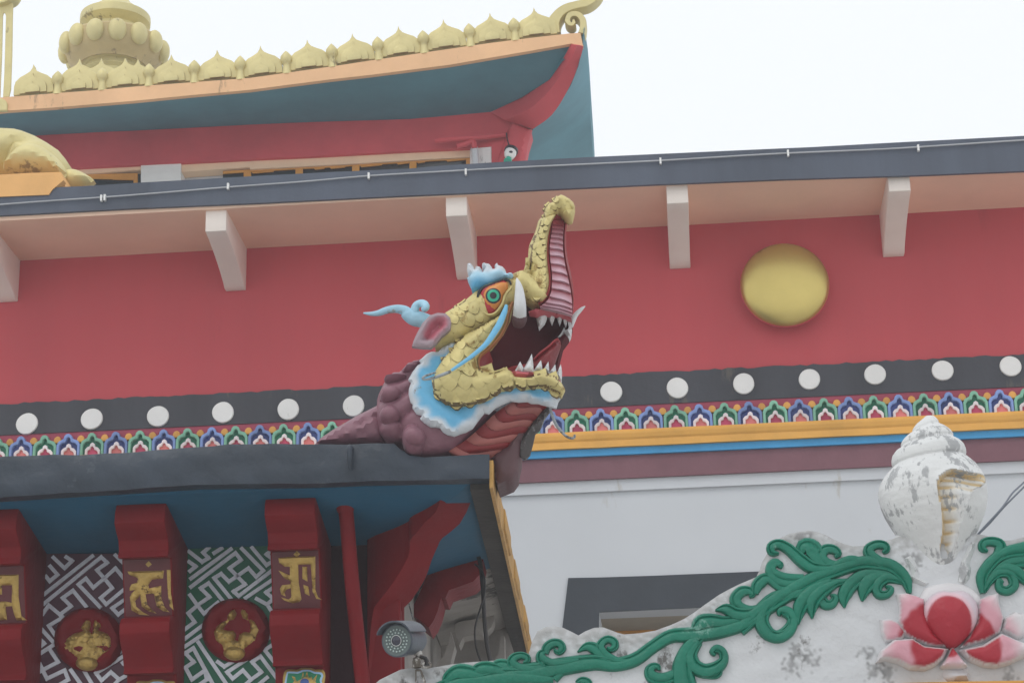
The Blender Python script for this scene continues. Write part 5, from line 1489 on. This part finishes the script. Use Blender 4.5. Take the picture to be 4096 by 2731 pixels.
def ped_col(P, d):
    e = pdist(P, top_line, False)
    nz = np.sin(P[:, 0] * 47 + 3 * np.sin(P[:, 1] * 39)) * np.sin(P[:, 1] * 61 + 2 * np.sin(P[:, 0] * 33))
    nz2 = np.sin(P[:, 0] * 191 + 2 * np.sin(P[:, 1] * 117)) * np.sin(P[:, 1] * 171 + 2 * np.sin(P[:, 0] * 83))
    w = (1 - smoothstep(.0, .10, e + .035 * nz + .02 * nz2))
    c = lerp((0.58, 0.59, 0.605), (0.30, 0.295, 0.285), w * .75)
    # peeled patches below the scrollwork and left of the lotus
    for a, b, r_ in PEEL:
        q = np.hypot((P[:, 0] - a) / r_, (P[:, 1] - b) / (r_ * 1.2)) + .4 * nz + .5 * nz2
        c = lerp(c, (0.17, 0.17, 0.17), (1 - smoothstep(.3, .7, q)) * .62)
    return c
PEEL = []
for a_, b_ in px('G', [(255, 1400), (235, 1470), (330, 1440), (650, 1400), (690, 1490), (760, 1520), (1430, 1535), (900, 900), (300, 770)]):
    h_ = GF.hit(a_, b_, 0)
    PEEL.append((h_.x, h_.z, .055))
pedr = Relief(GF, poly, 0, T=.018, Rr=.03, res=.0135, back=.24, raw=True, cfun=ped_col, hfun=lambda P, d: .004 * np.sin(P[:, 0] * 19 + 2 * np.sin(P[:, 1] * 15)) * np.sin(P[:, 1] * 23 + P[:, 0] * 5))
ped.part('wall', pedr.build(), 'pediment_white')
PW = lambda vf: (vf[0], vf[1], [(0.56, 0.57, 0.58)] * len(vf[0]))
ped.part('lintel', PW(box(tp_[0].x, tp_[-1].x, -.04, .28, zlow - .4, zlow - .002)), 'pediment_white', smooth=False)
for x in (tp_[0].x + .2, tp_[-1].x - .6):
    ped.part('pier', PW(box(x - .2, x + .4, -.06, .3, 0, zlow - .402)), 'pediment_white', smooth=False)
# small orange moulding at the lower right
mq = px('G', [(780, 1574), (850, 1563), (1000, 1558), (1519, 1550), (1700, 1546), (1700, 1640), (780, 1640)])
ped.part('moulding', extrude(GF, mq, -.10, -.003), 'orange', smooth=False, bevel=.01)

LY = -.028
K_ = [0]
def lobe(c, pts, w, T=.03):
    K_[0] += 1
    k = CR[c][2]
    ped.part('scroll_leaf', ribbon(GF, px(c, pts), [v * (1.3 if c == 'F' else 1.38) / k for v in w], LY, T=T * .8 + .002 * (K_[0] % 5), k=10, sub=4, back=.015, crease=.45), 'leaf_green')
LF = [
 ([(-120, 1420), (60, 1365), (300, 1335), (520, 1295), (740, 1268), (900, 1285), (1060, 1245), (1200, 1145), (1340, 1062), (1500, 1052), (1700, 1018), (1900, 962), (2020, 880), (2150, 765), (2360, 715)], [110, 110, 115, 110, 100, 85, 85, 80, 85, 95, 105, 100, 85, 80, 90]),
 ([(-520, 1480), (-320, 1420), (-110, 1400), (60, 1375), (300, 1385), (420, 1400)], [60, 100, 110, 110, 90, 50]),
 ([(-440, 1460), (-405, 1390), (-330, 1345), (-240, 1352), (-130, 1375)], [30, 75, 100, 100, 60]),
 ([(-215, 1375), (-180, 1330), (-120, 1312), (-50, 1320), (40, 1345)], [30, 75, 85, 80, 50]),
 ([(-60, 1345), (-30, 1300), (20, 1290), (90, 1310), (170, 1345)], [30, 70, 80, 80, 50]),
 ([(420, 1400), (480, 1340), (560, 1310), (700, 1300)], [60, 60, 50, 20]),
 ([(270, 1420), (350, 1370), (450, 1330), (600, 1300)], [50, 60, 60, 20]),
 ([(360, 1310), (240, 1340), (140, 1322), (92, 1275), (112, 1232), (165, 1215), (212, 1232), (212, 1262), (182, 1274)], [50, 75, 80, 70, 58, 48, 45, 38, 20]),
 ([(620, 1260), (480, 1290), (390, 1285), (330, 1250), (325, 1205), (350, 1190)], [50, 70, 75, 75, 60, 30]),
 ([(350, 1200), (368, 1150), (415, 1118), (466, 1122), (488, 1158), (465, 1188), (435, 1182), (425, 1160)], [50, 58, 58, 52, 50, 40, 25, 10]),
 ([(608, 1188), (680, 1145), (750, 1165), (820, 1235), (920, 1300)], [8, 55, 75, 65, 30]),
 ([(1060, 1265), (920, 1265), (830, 1222), (785, 1160), (803, 1110), (850, 1088), (895, 1108), (900, 1148), (865, 1168), (840, 1150)], [30, 60, 68, 62, 52, 50, 50, 46, 36, 16]),
 ([(1580, 1070), (1500, 1140), (1450, 1230), (1430, 1330), (1450, 1460)], [50, 90, 110, 130, 150]),
 ([(1560, 1110), (1500, 1200), (1520, 1290), (1600, 1335), (1690, 1315), (1752, 1255), (1745, 1190), (1700, 1162), (1668, 1190), (1690, 1212)], [50, 80, 92, 92, 85, 62, 56, 54, 44, 20]),
 ([(1460, 1290), (1370, 1370), (1270, 1405), (1195, 1385), (1172, 1335), (1200, 1300), (1238, 1302), (1248, 1330)], [50, 75, 85, 80, 66, 48, 36, 16]),
 ([(1640, 1340), (1700, 1325), (1712, 1350), (1680, 1375), (1600, 1375)], [30, 50, 50, 40, 30]),
 ([(600, 1433), (640, 1412), (690, 1425), (700, 1460)], [30, 50, 50, 40]),
 ([(1528, 1015), (1575, 960), (1660, 945), (1780, 950), (1940, 900)], [60, 100, 95, 70, 30]),
 ([(1688, 862), (1770, 850), (1850, 890), (1960, 890), (2060, 830)], [10, 70, 85, 75, 30]),
 ([(2080, 830), (1960, 870), (1870, 835), (1845, 770), (1890, 715), (1950, 708), (1982, 738), (1955, 758)], [40, 75, 75, 72, 70, 56, 40, 16]),
 ([(2000, 735), (2015, 670), (2065, 620), (2115, 618), (2170, 665), (2230, 690), (2360, 650)], [40, 75, 78, 62, 55, 60, 60]),
 ([(2380, 615), (2240, 612), (2150, 580), (2125, 530), (2160, 495), (2200, 505), (2196, 535)], [60, 70, 70, 60, 50, 42, 18]),
 ([(2190, 740), (2090, 840), (2055, 940), (2098, 1035), (2180, 1070), (2265, 1030), (2298, 950), (2258, 888), (2200, 872), (2190, 905)], [60, 85, 85, 85, 75, 66, 62, 62, 56, 16])]
LG = [
 ([(160, 850), (125, 845), (118, 812), (160, 797), (215, 825), (290, 890), (360, 930), (500, 932)], [12, 32, 40, 44, 48, 56, 50, 30]),
 ([(275, 868), (295, 815), (345, 825), (390, 890), (470, 940)], [10, 65, 82, 62, 26]),
 ([(540, 922), (430, 910), (392, 868), (415, 828), (460, 825), (488, 850), (470, 870)], [26, 52, 52, 44, 40, 34, 14]),
 ([(885, 1070), (860, 990), (790, 925), (700, 905), (600, 905), (480, 945), (350, 992), (200, 1078), (60, 1170), (-60, 1275)], [18, 52, 62, 62, 60, 56, 62, 66, 66, 56]),
 ([(820, 945), (730, 905), (672, 865), (658, 825), (700, 800), (745, 805), (755, 830), (735, 845)], [28, 50, 50, 44, 40, 38, 32, 14]),
 ([(640, 905), (580, 890), (520, 900), (440, 930)], [20, 46, 46, 20]),
 ([(820, 965), (650, 970), (565, 1018), (522, 1085), (524, 1150)], [24, 56, 60, 56, 8]),
 ([(800, 980), (700, 985), (640, 1035), (622, 1112)], [24, 54, 68, 10]),
 ([(850, 1010), (760, 985), (705, 1030), (715, 1075), (760, 1075), (780, 1045), (750, 1030)], [20, 46, 46, 40, 34, 30, 10]),
 ([(450, 1000), (340, 1070), (278, 1150), (268, 1242)], [30, 66, 62, 8]),
 ([(490, 1010), (400, 1060), (345, 1125), (345, 1210)], [26, 58, 62, 8]),
 ([(540, 1000), (440, 1025), (392, 1080), (415, 1128), (455, 1128), (472, 1092), (445, 1078)], [20, 46, 48, 46, 38, 30, 10]),
 ([(172, 928), (150, 902), (120, 915), (118, 960), (165, 1000), (240, 1010), (340, 985)], [14, 38, 42, 46, 48, 46, 24]),
 ([(75, 1150), (55, 1230), (100, 1298), (170, 1300), (228, 1245), (228, 1188), (190, 1162), (165, 1180)], [40, 50, 50, 46, 44, 42, 38, 14]),
 ([(1318, 838), (1290, 822), (1295, 792), (1340, 782), (1388, 802), (1378, 860), (1325, 915), (1285, 985), (1292, 1070)], [12, 34, 38, 42, 48, 50, 52, 48, 22]),
 ([(1600, 812), (1519, 830), (1430, 845), (1360, 885), (1300, 970)], [80, 70, 56, 44, 20]),
 ([(1600, 900), (1519, 890), (1440, 905), (1380, 938), (1310, 1010)], [80, 66, 50, 40, 20]),
 ([(1405, 1012), (1382, 1000), (1386, 1042), (1428, 1055), (1464, 1022), (1442, 965), (1385, 958), (1335, 995), (1300, 1055)], [10, 28, 38, 40, 42, 42, 40, 34, 22]),
 ([(1540, 1020), (1490, 965), (1430, 935), (1370, 940)], [20, 56, 52, 26])]
for p, w in LF:
    lobe('F', p, w, .024)
for p, w in LG:
    lobe('G', p, w, .024)

# lotus carved below the conch
lot = Thing('lotus_relief', 'pink and red lotus flower carved on the white pediment', 'flower', GF, GF.hit(*px('U', [(790, 1480)])[0], -.02))
bs = GF.hit(*px('U', [(765, 1300)])[0], -.08)
bsv = np.array((bs.x, bs.z))
sU = GF.scale(3800, 2500, -.05) / 1.8865
RED, PNK, WHI = (0.36, 0.02, 0.035), (0.60, 0.30, 0.35), (0.64, 0.62, 0.63)
def lot_col(r_red, r_pink, rim, soft=60, core=None):
    def f(P, d):
        r_ = np.hypot(*(P - bsv).T) / sU + 7 * np.sin(P[:, 0] * 90) * np.sin(P[:, 1] * 70)
        c = lerp(RED, PNK, smoothstep(r_red - soft * .3, r_red + soft * .3, r_))
        c = lerp(c, WHI, smoothstep(r_pink - soft * 1.4, r_pink + soft * 1.4, r_))
        return lerp(WHI, c, smoothstep(rim * .6 * sU, rim * 1.3 * sU, d))
    return f
def petal(pts, y, T, Rr, cf, sm=2, name='petal', tilt=None, hf=None):
    lot.part(name, Relief(GF, px('U', pts), y, T=T, Rr=Rr, res=.0085, back=.03 - min(0, y), cfun=cf, smooth=sm, hfun=hf).build(), 'lotus')
petal([(500, 1000), (515, 920), (560, 850), (640, 822), (740, 808), (850, 822), (930, 858), (985, 910), (1000, 990), (760, 1100)], -.012, .035, .05, lambda P, d: np.tile(WHI, (len(P), 1)), 1, 'halo')
cup = lambda P, d: -.02 * smoothstep(.02, .07, d)
petal([(222, 1092), (300, 1082), (365, 1110), (430, 1190), (400, 1240), (330, 1262), (262, 1262), (232, 1200)], -.02, .035, .03, lot_col(400, 520, 20), 1)
petal([(1160, 1075), (1240, 1030), (1320, 1050), (1345, 1140), (1325, 1220), (1260, 1245), (1190, 1200), (1140, 1180)], -.02, .035, .03, lot_col(360, 520, 20), 1)
petal([(350, 895), (420, 888), (500, 910), (562, 935), (575, 1060), (640, 1200), (745, 1300), (600, 1292), (480, 1245), (405, 1200), (365, 1105), (372, 1000)], -.035, .05, .05, lot_col(400, 530, 12), 1)
petal([(972, 938), (1040, 905), (1118, 888), (1130, 980), (1160, 1080), (1130, 1190), (1020, 1252), (830, 1302), (890, 1215), (950, 1110)], -.035, .05, .05, lot_col(360, 500, 12), 1)
petal([(195, 1410), (228, 1322), (330, 1242), (470, 1232), (560, 1288), (742, 1308), (705, 1385), (640, 1440), (560, 1470), (450, 1462), (360, 1412), (270, 1395)], -.05, .05, .04, lot_col(310, 520, 20, 90), 1)
petal([(820, 1320), (1000, 1282), (1140, 1192), (1250, 1240), (1340, 1275), (1440, 1330), (1320, 1370), (1210, 1422), (1100, 1452), (1000, 1440), (895, 1395)], -.05, .05, .04, lot_col(370, 500, 20, 60), 1)
petal([(768, 1290), (800, 1330), (840, 1380), (892, 1440), (830, 1460), (690, 1452), (680, 1440), (730, 1370)], -.05, .045, .03, lot_col(70, 130, 8, 40), 0)
ccx = GF.hit(*px('U', [(758, 1115)])[0], -.12)
def cen_col(P, d):
    q = (P - np.array((ccx.x, ccx.z))) / sU
    e = np.hypot(q[:, 0] / 160, (q[:, 1] - 15) / 195)
    c = lerp(RED, (0.68, 0.45, 0.50), smoothstep(1.0, 1.1, e))
    return lerp(c, (0.62, 0.52, 0.57), smoothstep(1.12, 1.3, e))
petal([(760, 1302), (690, 1262), (630, 1205), (585, 1140), (555, 1060), (556, 990), (590, 930), (640, 890), (700, 872), (765, 880), (830, 868), (890, 890), (935, 930), (966, 1000), (962, 1090), (925, 1170), (870, 1235), (810, 1285)], -.06, .07, .16, cen_col, 2, 'centre_petal')
lot.part('stem', Relief(GF, px('U', [(700, 1455), (890, 1455), (900, 1560), (700, 1560)]), -.02, T=.04, Rr=.03, res=.03, back=.04, cfun=lambda P, d: np.tile(WHI, (len(P), 1))).build(), 'lotus')

# conch on top
cy_ = .06
axp = [GF.hit(*px('G', [(968 + (b - 95) * .105, b)])[0], cy_) for b in (95, 1010)]
AT, AB = axp
ctop, cbot = AT, AB
con = Thing('conch_shell', 'big weathered white conch shell standing on top of the gate pediment', 'conch', GF, AB)
prof_b = [95, 100, 112, 128, 142, 150, 158, 172, 188, 205, 222, 232, 242, 262, 285, 310, 332, 345, 360, 400, 450, 500, 540, 590, 640, 690, 740, 790, 840, 890, 940, 990, 1010]
prof_r = [2, 34, 52, 66, 76, 76, 80, 106, 126, 141, 150, 146, 152, 184, 203, 210, 210, 200, 218, 258, 288, 301, 302, 294, 278, 254, 226, 194, 160, 128, 106, 94, 88]
sG = GF.scale(3720, 2000, cy_) / 1.386
NS, NT = 200, 132
bb_ = np.linspace(95, 1010, NS)
open_poly = np.array([(1008, 560), (1012, 520), (1035, 490), (1090, 462), (1200, 474), (1300, 462), (1275, 520), (1215, 560), (1180, 610), (1150, 690), (1130, 790), (1115, 890), (1060, 905), (1038, 880), (1040, 820), (1046, 760), (1040, 700), (1026, 640)], float)
open_poly = catmull(open_poly, 4, True)
V, F, Cc = [], [], []
CREAM, YEL = (0.68, 0.67, 0.63), (0.68, 0.47, 0.18)
ridge = [470, 505, 548, 598, 655, 716, 772, 826, 870]
pts2, base3 = [], []
for i, b in enumerate(bb_):
    for k in range(NT):
        th = 2 * math.pi * k / NT
        # the whorl seams climb round the shell
        bs_ = b + (14 if b < 420 else 14 * max(0, 1 - (b - 420) / 150)) * (math.sin(th) * 1.6)
        r_ = float(np.interp(bs_, prof_b, prof_r))
        q = AT + (AB - AT) * ((b - 95) / 915)
        x, y = q.x + r_ * sG * math.sin(th), cy_ - r_ * sG * .86 * math.cos(th)
        base3.append((x, y, q.z, th))
        pts2.append((968 + (b - 95) * .105 + r_ * math.sin(th), b))
P2 = np.array(pts2)
ins = inside(P2, open_poly)
ed = pdist(P2, open_poly)
lip = catmull(np.array([(1296, 464), (1200, 472), (1090, 460), (1035, 488), (1012, 520), (1008, 560), (1026, 640), (1040, 700), (1046, 760), (1040, 820), (1038, 885)], float), 5)
left = pdist(P2, lip, False)
left_ = np.abs(P2[:, 0] - np.interp(P2[:, 1], [490, 560, 640, 700, 760, 880], [1030, 1008, 1026, 1040, 1046, 1038]))
for j, (x, y, z, th) in enumerate(base3):
    fr2 = math.cos(th) > -.1
    c = np.array((0.66, 0.665, 0.66))
    if fr2 and ins[j]:
        dl_ = left[j]
        wd = 60 + 90 * max(0, min(1, (900 - P2[j, 1]) / 400))
        fade = 1 - float(smoothstep(5, wd, np.array(dl_)))
        dep = .05 * float(smoothstep(0, 9, np.array(dl_))) * fade * float(smoothstep(5, 110, np.array(1300 - P2[j, 0])))
        rg = min(abs(P2[j, 1] + .10 * (P2[j, 0] - 1040) * -1 + 0 - r_) for r_ in ridge)
        g_ = math.exp(-(rg / 9.0) ** 2)
        y += dep + .012 * g_ * min(1, fade * 2)
        yel = max(g_ * .8 * min(1, fade * 1.6), math.exp(-(dl_ / 16.0) ** 2) * .9)
        c = lerp(lerp(np.array((0.66, 0.665, 0.66)), CREAM, np.array(min(1, fade * 2))), YEL, np.array(min(1, yel)))
    elif fr2:
        y -= .012 * math.exp(-(ed[j] / 22.0) ** 2)
    V.append((x, y, z))
    Cc.append(c)
for i in range(NS - 1):
    for k in range(NT):
        F.append((i * NT + k, i * NT + (k + 1) % NT, (i + 1) * NT + (k + 1) % NT, (i + 1) * NT + k))
F.append(tuple(range(NT)))
F.append(tuple(range((NS - 1) * NT, NS * NT)))
con.part('shell', (V, F, Cc), 'conch_white', sharp=60)
sk = px('G', [(830, 760), (900, 880), (950, 985), (1000, 1005), (1120, 990), (1160, 880), (1240, 740), (1200, 700), (1000, 680), (860, 700)])
con.part('mortar', Relief(GF, px('G', [(800, 765), (835, 752), (870, 800), (930, 900), (960, 985), (1010, 1010), (1120, 1000), (1150, 900), (1210, 770), (1240, 740), (1260, 800), (1230, 950), (1200, 1040), (900, 1040), (850, 900)]), 0.0, T=.05, Rr=.08, res=.035, back=.08, cfun=lambda P, d: np.tile((0.62, 0.63, 0.63), (len(P), 1)), smooth=2).build(), 'conch_white')

# twin guy wires
gw = Thing('guy_wire', 'pair of thin grey wires rising from the pediment behind the conch', 'wire', GF, GF.hit(*px('G', [(1262, 742)])[0], .14))
gw.part('wire', tube([GF.hit(*q, .14) for q in px('G', [(1258, 748), (1320, 680), (1400, 592), (1450, 520), (1480, 490), (1530, 445), (1600, 380)])], [.0045] * 7, 6, 3), 'wire_grey')
gw.part('wire', tube([GF.hit(*q, .15) for q in px('G', [(1264, 745), (1330, 680), (1410, 590), (1519, 480), (1600, 400)])], [.0045] * 5, 6, 3), 'wire_grey')

# ================================================================== bullet camera on the pediment end
cc_f = GF.hit(*px('P', [(242, 1108)])[0], -.22)
cc_b = GF.hit(*px('P', [(470, 1085)])[0], .03)
ax = (cc_f - cc_b).normalized()
ax = ((GF.c - cc_f).normalized() + Vector((-.38, 0, .0))).normalized()
cct = Thing('security_camera', 'grey bullet security camera with ring of lights on the pediment end', 'camera', GF, GF.hit(*px('P', [(450, 1420)])[0], -.04))
sP = GF.scale(1590, 2560, -.2) / 2.699
rf = 168 * sP
up_ = Vector((0, 0, 1))
sx = ax.cross(up_).normalized()
uz = sx.cross(ax).normalized()
def disc_tube(z0, z1, r0, r1, n=28):
    return tube([cc_f - ax * z0, cc_f - ax * z1], [r0, r1], n, 1)
def lath(prof, n=36):
    V, F = [], []
    for r_, h in prof:
        for k in range(n):
            a = 2 * math.pi * k / n
            V.append(tuple(cc_f + ax * h + (sx * math.cos(a) + uz * math.sin(a)) * r_))
    mm = len(prof)
    for i in range(mm - 1):
        for k in range(n):
            F.append((i * n + k, i * n + (k + 1) % n, (i + 1) * n + (k + 1) % n, (i + 1) * n + k))
    F.append(tuple(range(n)))
    F.append(tuple(range((mm - 1) * n, mm * n)))
    return V, F
cct.part('body', lath([(rf * .55, -.245), (rf * .8, -.235), (rf * .95, -.2), (rf * 1.0, -.06), (rf * 1.06, -.045), (rf * 1.06, .004), (rf * .98, .006)]), 'camera_grey')
face = cct.part('face_plate', lath([(rf * .96, .0), (rf * .96, .0085), (rf * .5, .0095), (rf * .42, .0095)]), 'camera_face')
cct.part('lens_ring', lath([(rf * .36, .009), (rf * .36, .016), (rf * .31, .016), (rf * .31, .010)]), 'metal_ring', parent=face)
cct.part('lens', lath([(rf * .31, .011), (rf * .29, .0135), (rf * .18, .016), (rf * .01, .017)]), 'lens', parent=face)
led = mesh('led', ellipsoid((0, 0, 0), (rf * .06, rf * .06, rf * .06), 8, 6), 'led')
for nn_, rr_ in ((14, .5), (20, .70)):
    for k in range(nn_):
        a = 2 * math.pi * (k + .3) / nn_
        ob = bpy.data.objects.new('led', led)
        COL.objects.link(ob)
        ob.parent = face
        ob.location = cc_f + ax * .0098 + (sx * math.cos(a) + uz * math.sin(a)) * rf * rr_ - cct.base
# hood: a curved sheet over the body
rows = []
for h, s in ((.045, 1.0), (.02, 1.0), (-.12, 1.0), (-.17, .98)):
    row = []
    for k, a in enumerate(np.linspace(R(18), R(162), 13)):
        row.append(cc_f + ax * h + sx * math.cos(a) * rf * 1.18 * s + uz * (.12 * rf + math.sin(a) * rf * 1.05) * s)
    row2 = [p + uz * .004 + (p - (cc_f + ax * h)).normalized() * .003 for p in row]
    rows.append(row + row2[::-1])
cct.part('hood', loft(rows, closed=True), 'camera_grey', sharp=50)
mb = [cc_f - ax * .17 - uz * rf * .75, GF.hit(*px('P', [(480, 1250)])[0], -.06), GF.hit(*px('P', [(455, 1340)])[0], -.06), GF.hit(*px('P', [(452, 1400)])[0], -.05)]
cct.part('arm', tube(mb, [.014, .018, .016, .018], 10, 3), 'mount_white')
j0 = GF.hit(*px('P', [(450, 1350)])[0], -.07)
cct.part('collar', lathe([(.02, -.022), (.021, -.02), (.021, .02), (.016, .024)], j0, 20), 'mount_white')
kb = GF.hit(*px('P', [(560, 1375)])[0], -.07)
cct.part('clamp_screw', tube([j0 + Vector((0, -.0, .03)), GF.hit(*px('P', [(545, 1300)])[0], -.07), kb], [.007, .01, .013], 8, 3), 'cable_black')
cct.part('clamp_loop', tube([kb + Vector((.022 * math.cos(t), -.004, .012 * math.sin(t))) for t in np.linspace(0, 2 * math.pi, 13)], [.005] * 13, 6, 1), 'mount_white')
cct.part('foot_bracket', extrude(GF, px('P', [(432, 1410), (500, 1415), (530, 1500), (560, 1600), (430, 1600)]), -.075, -.02), 'mount_white', smooth=False, bevel=.006)
cct.part('bracket_slot', extrude(GF, px('P', [(450, 1440), (485, 1440), (510, 1520), (530, 1600), (446, 1600)]), -.079, -.072), 'frill_dark', smooth=False)
# ================================================================== thin hazy air
zt = 30.0
setting('haze', box(-66, 66, -36, 96, -1.3, zt), None if False else 'courtyard', 'stuff')
hz = bpy.data.objects['haze']
hm_ = bpy.data.materials.new('haze')
hm_.use_nodes = True
hn_ = hm_.node_tree
hn_.nodes.clear()
ho = hn_.nodes.new('ShaderNodeOutputMaterial')
hv = hn_.nodes.new('ShaderNodeVolumePrincipled')
hv.inputs['Color'].default_value = (0.93, 0.96, 1.0, 1)
hv.inputs['Density'].default_value = 0.0019
hv.inputs['Anisotropy'].default_value = 0.2
hn_.links.new(hv.outputs[0], ho.inputs['Volume'])
hz.data.materials.clear()
hz.data.materials.append(hm_)
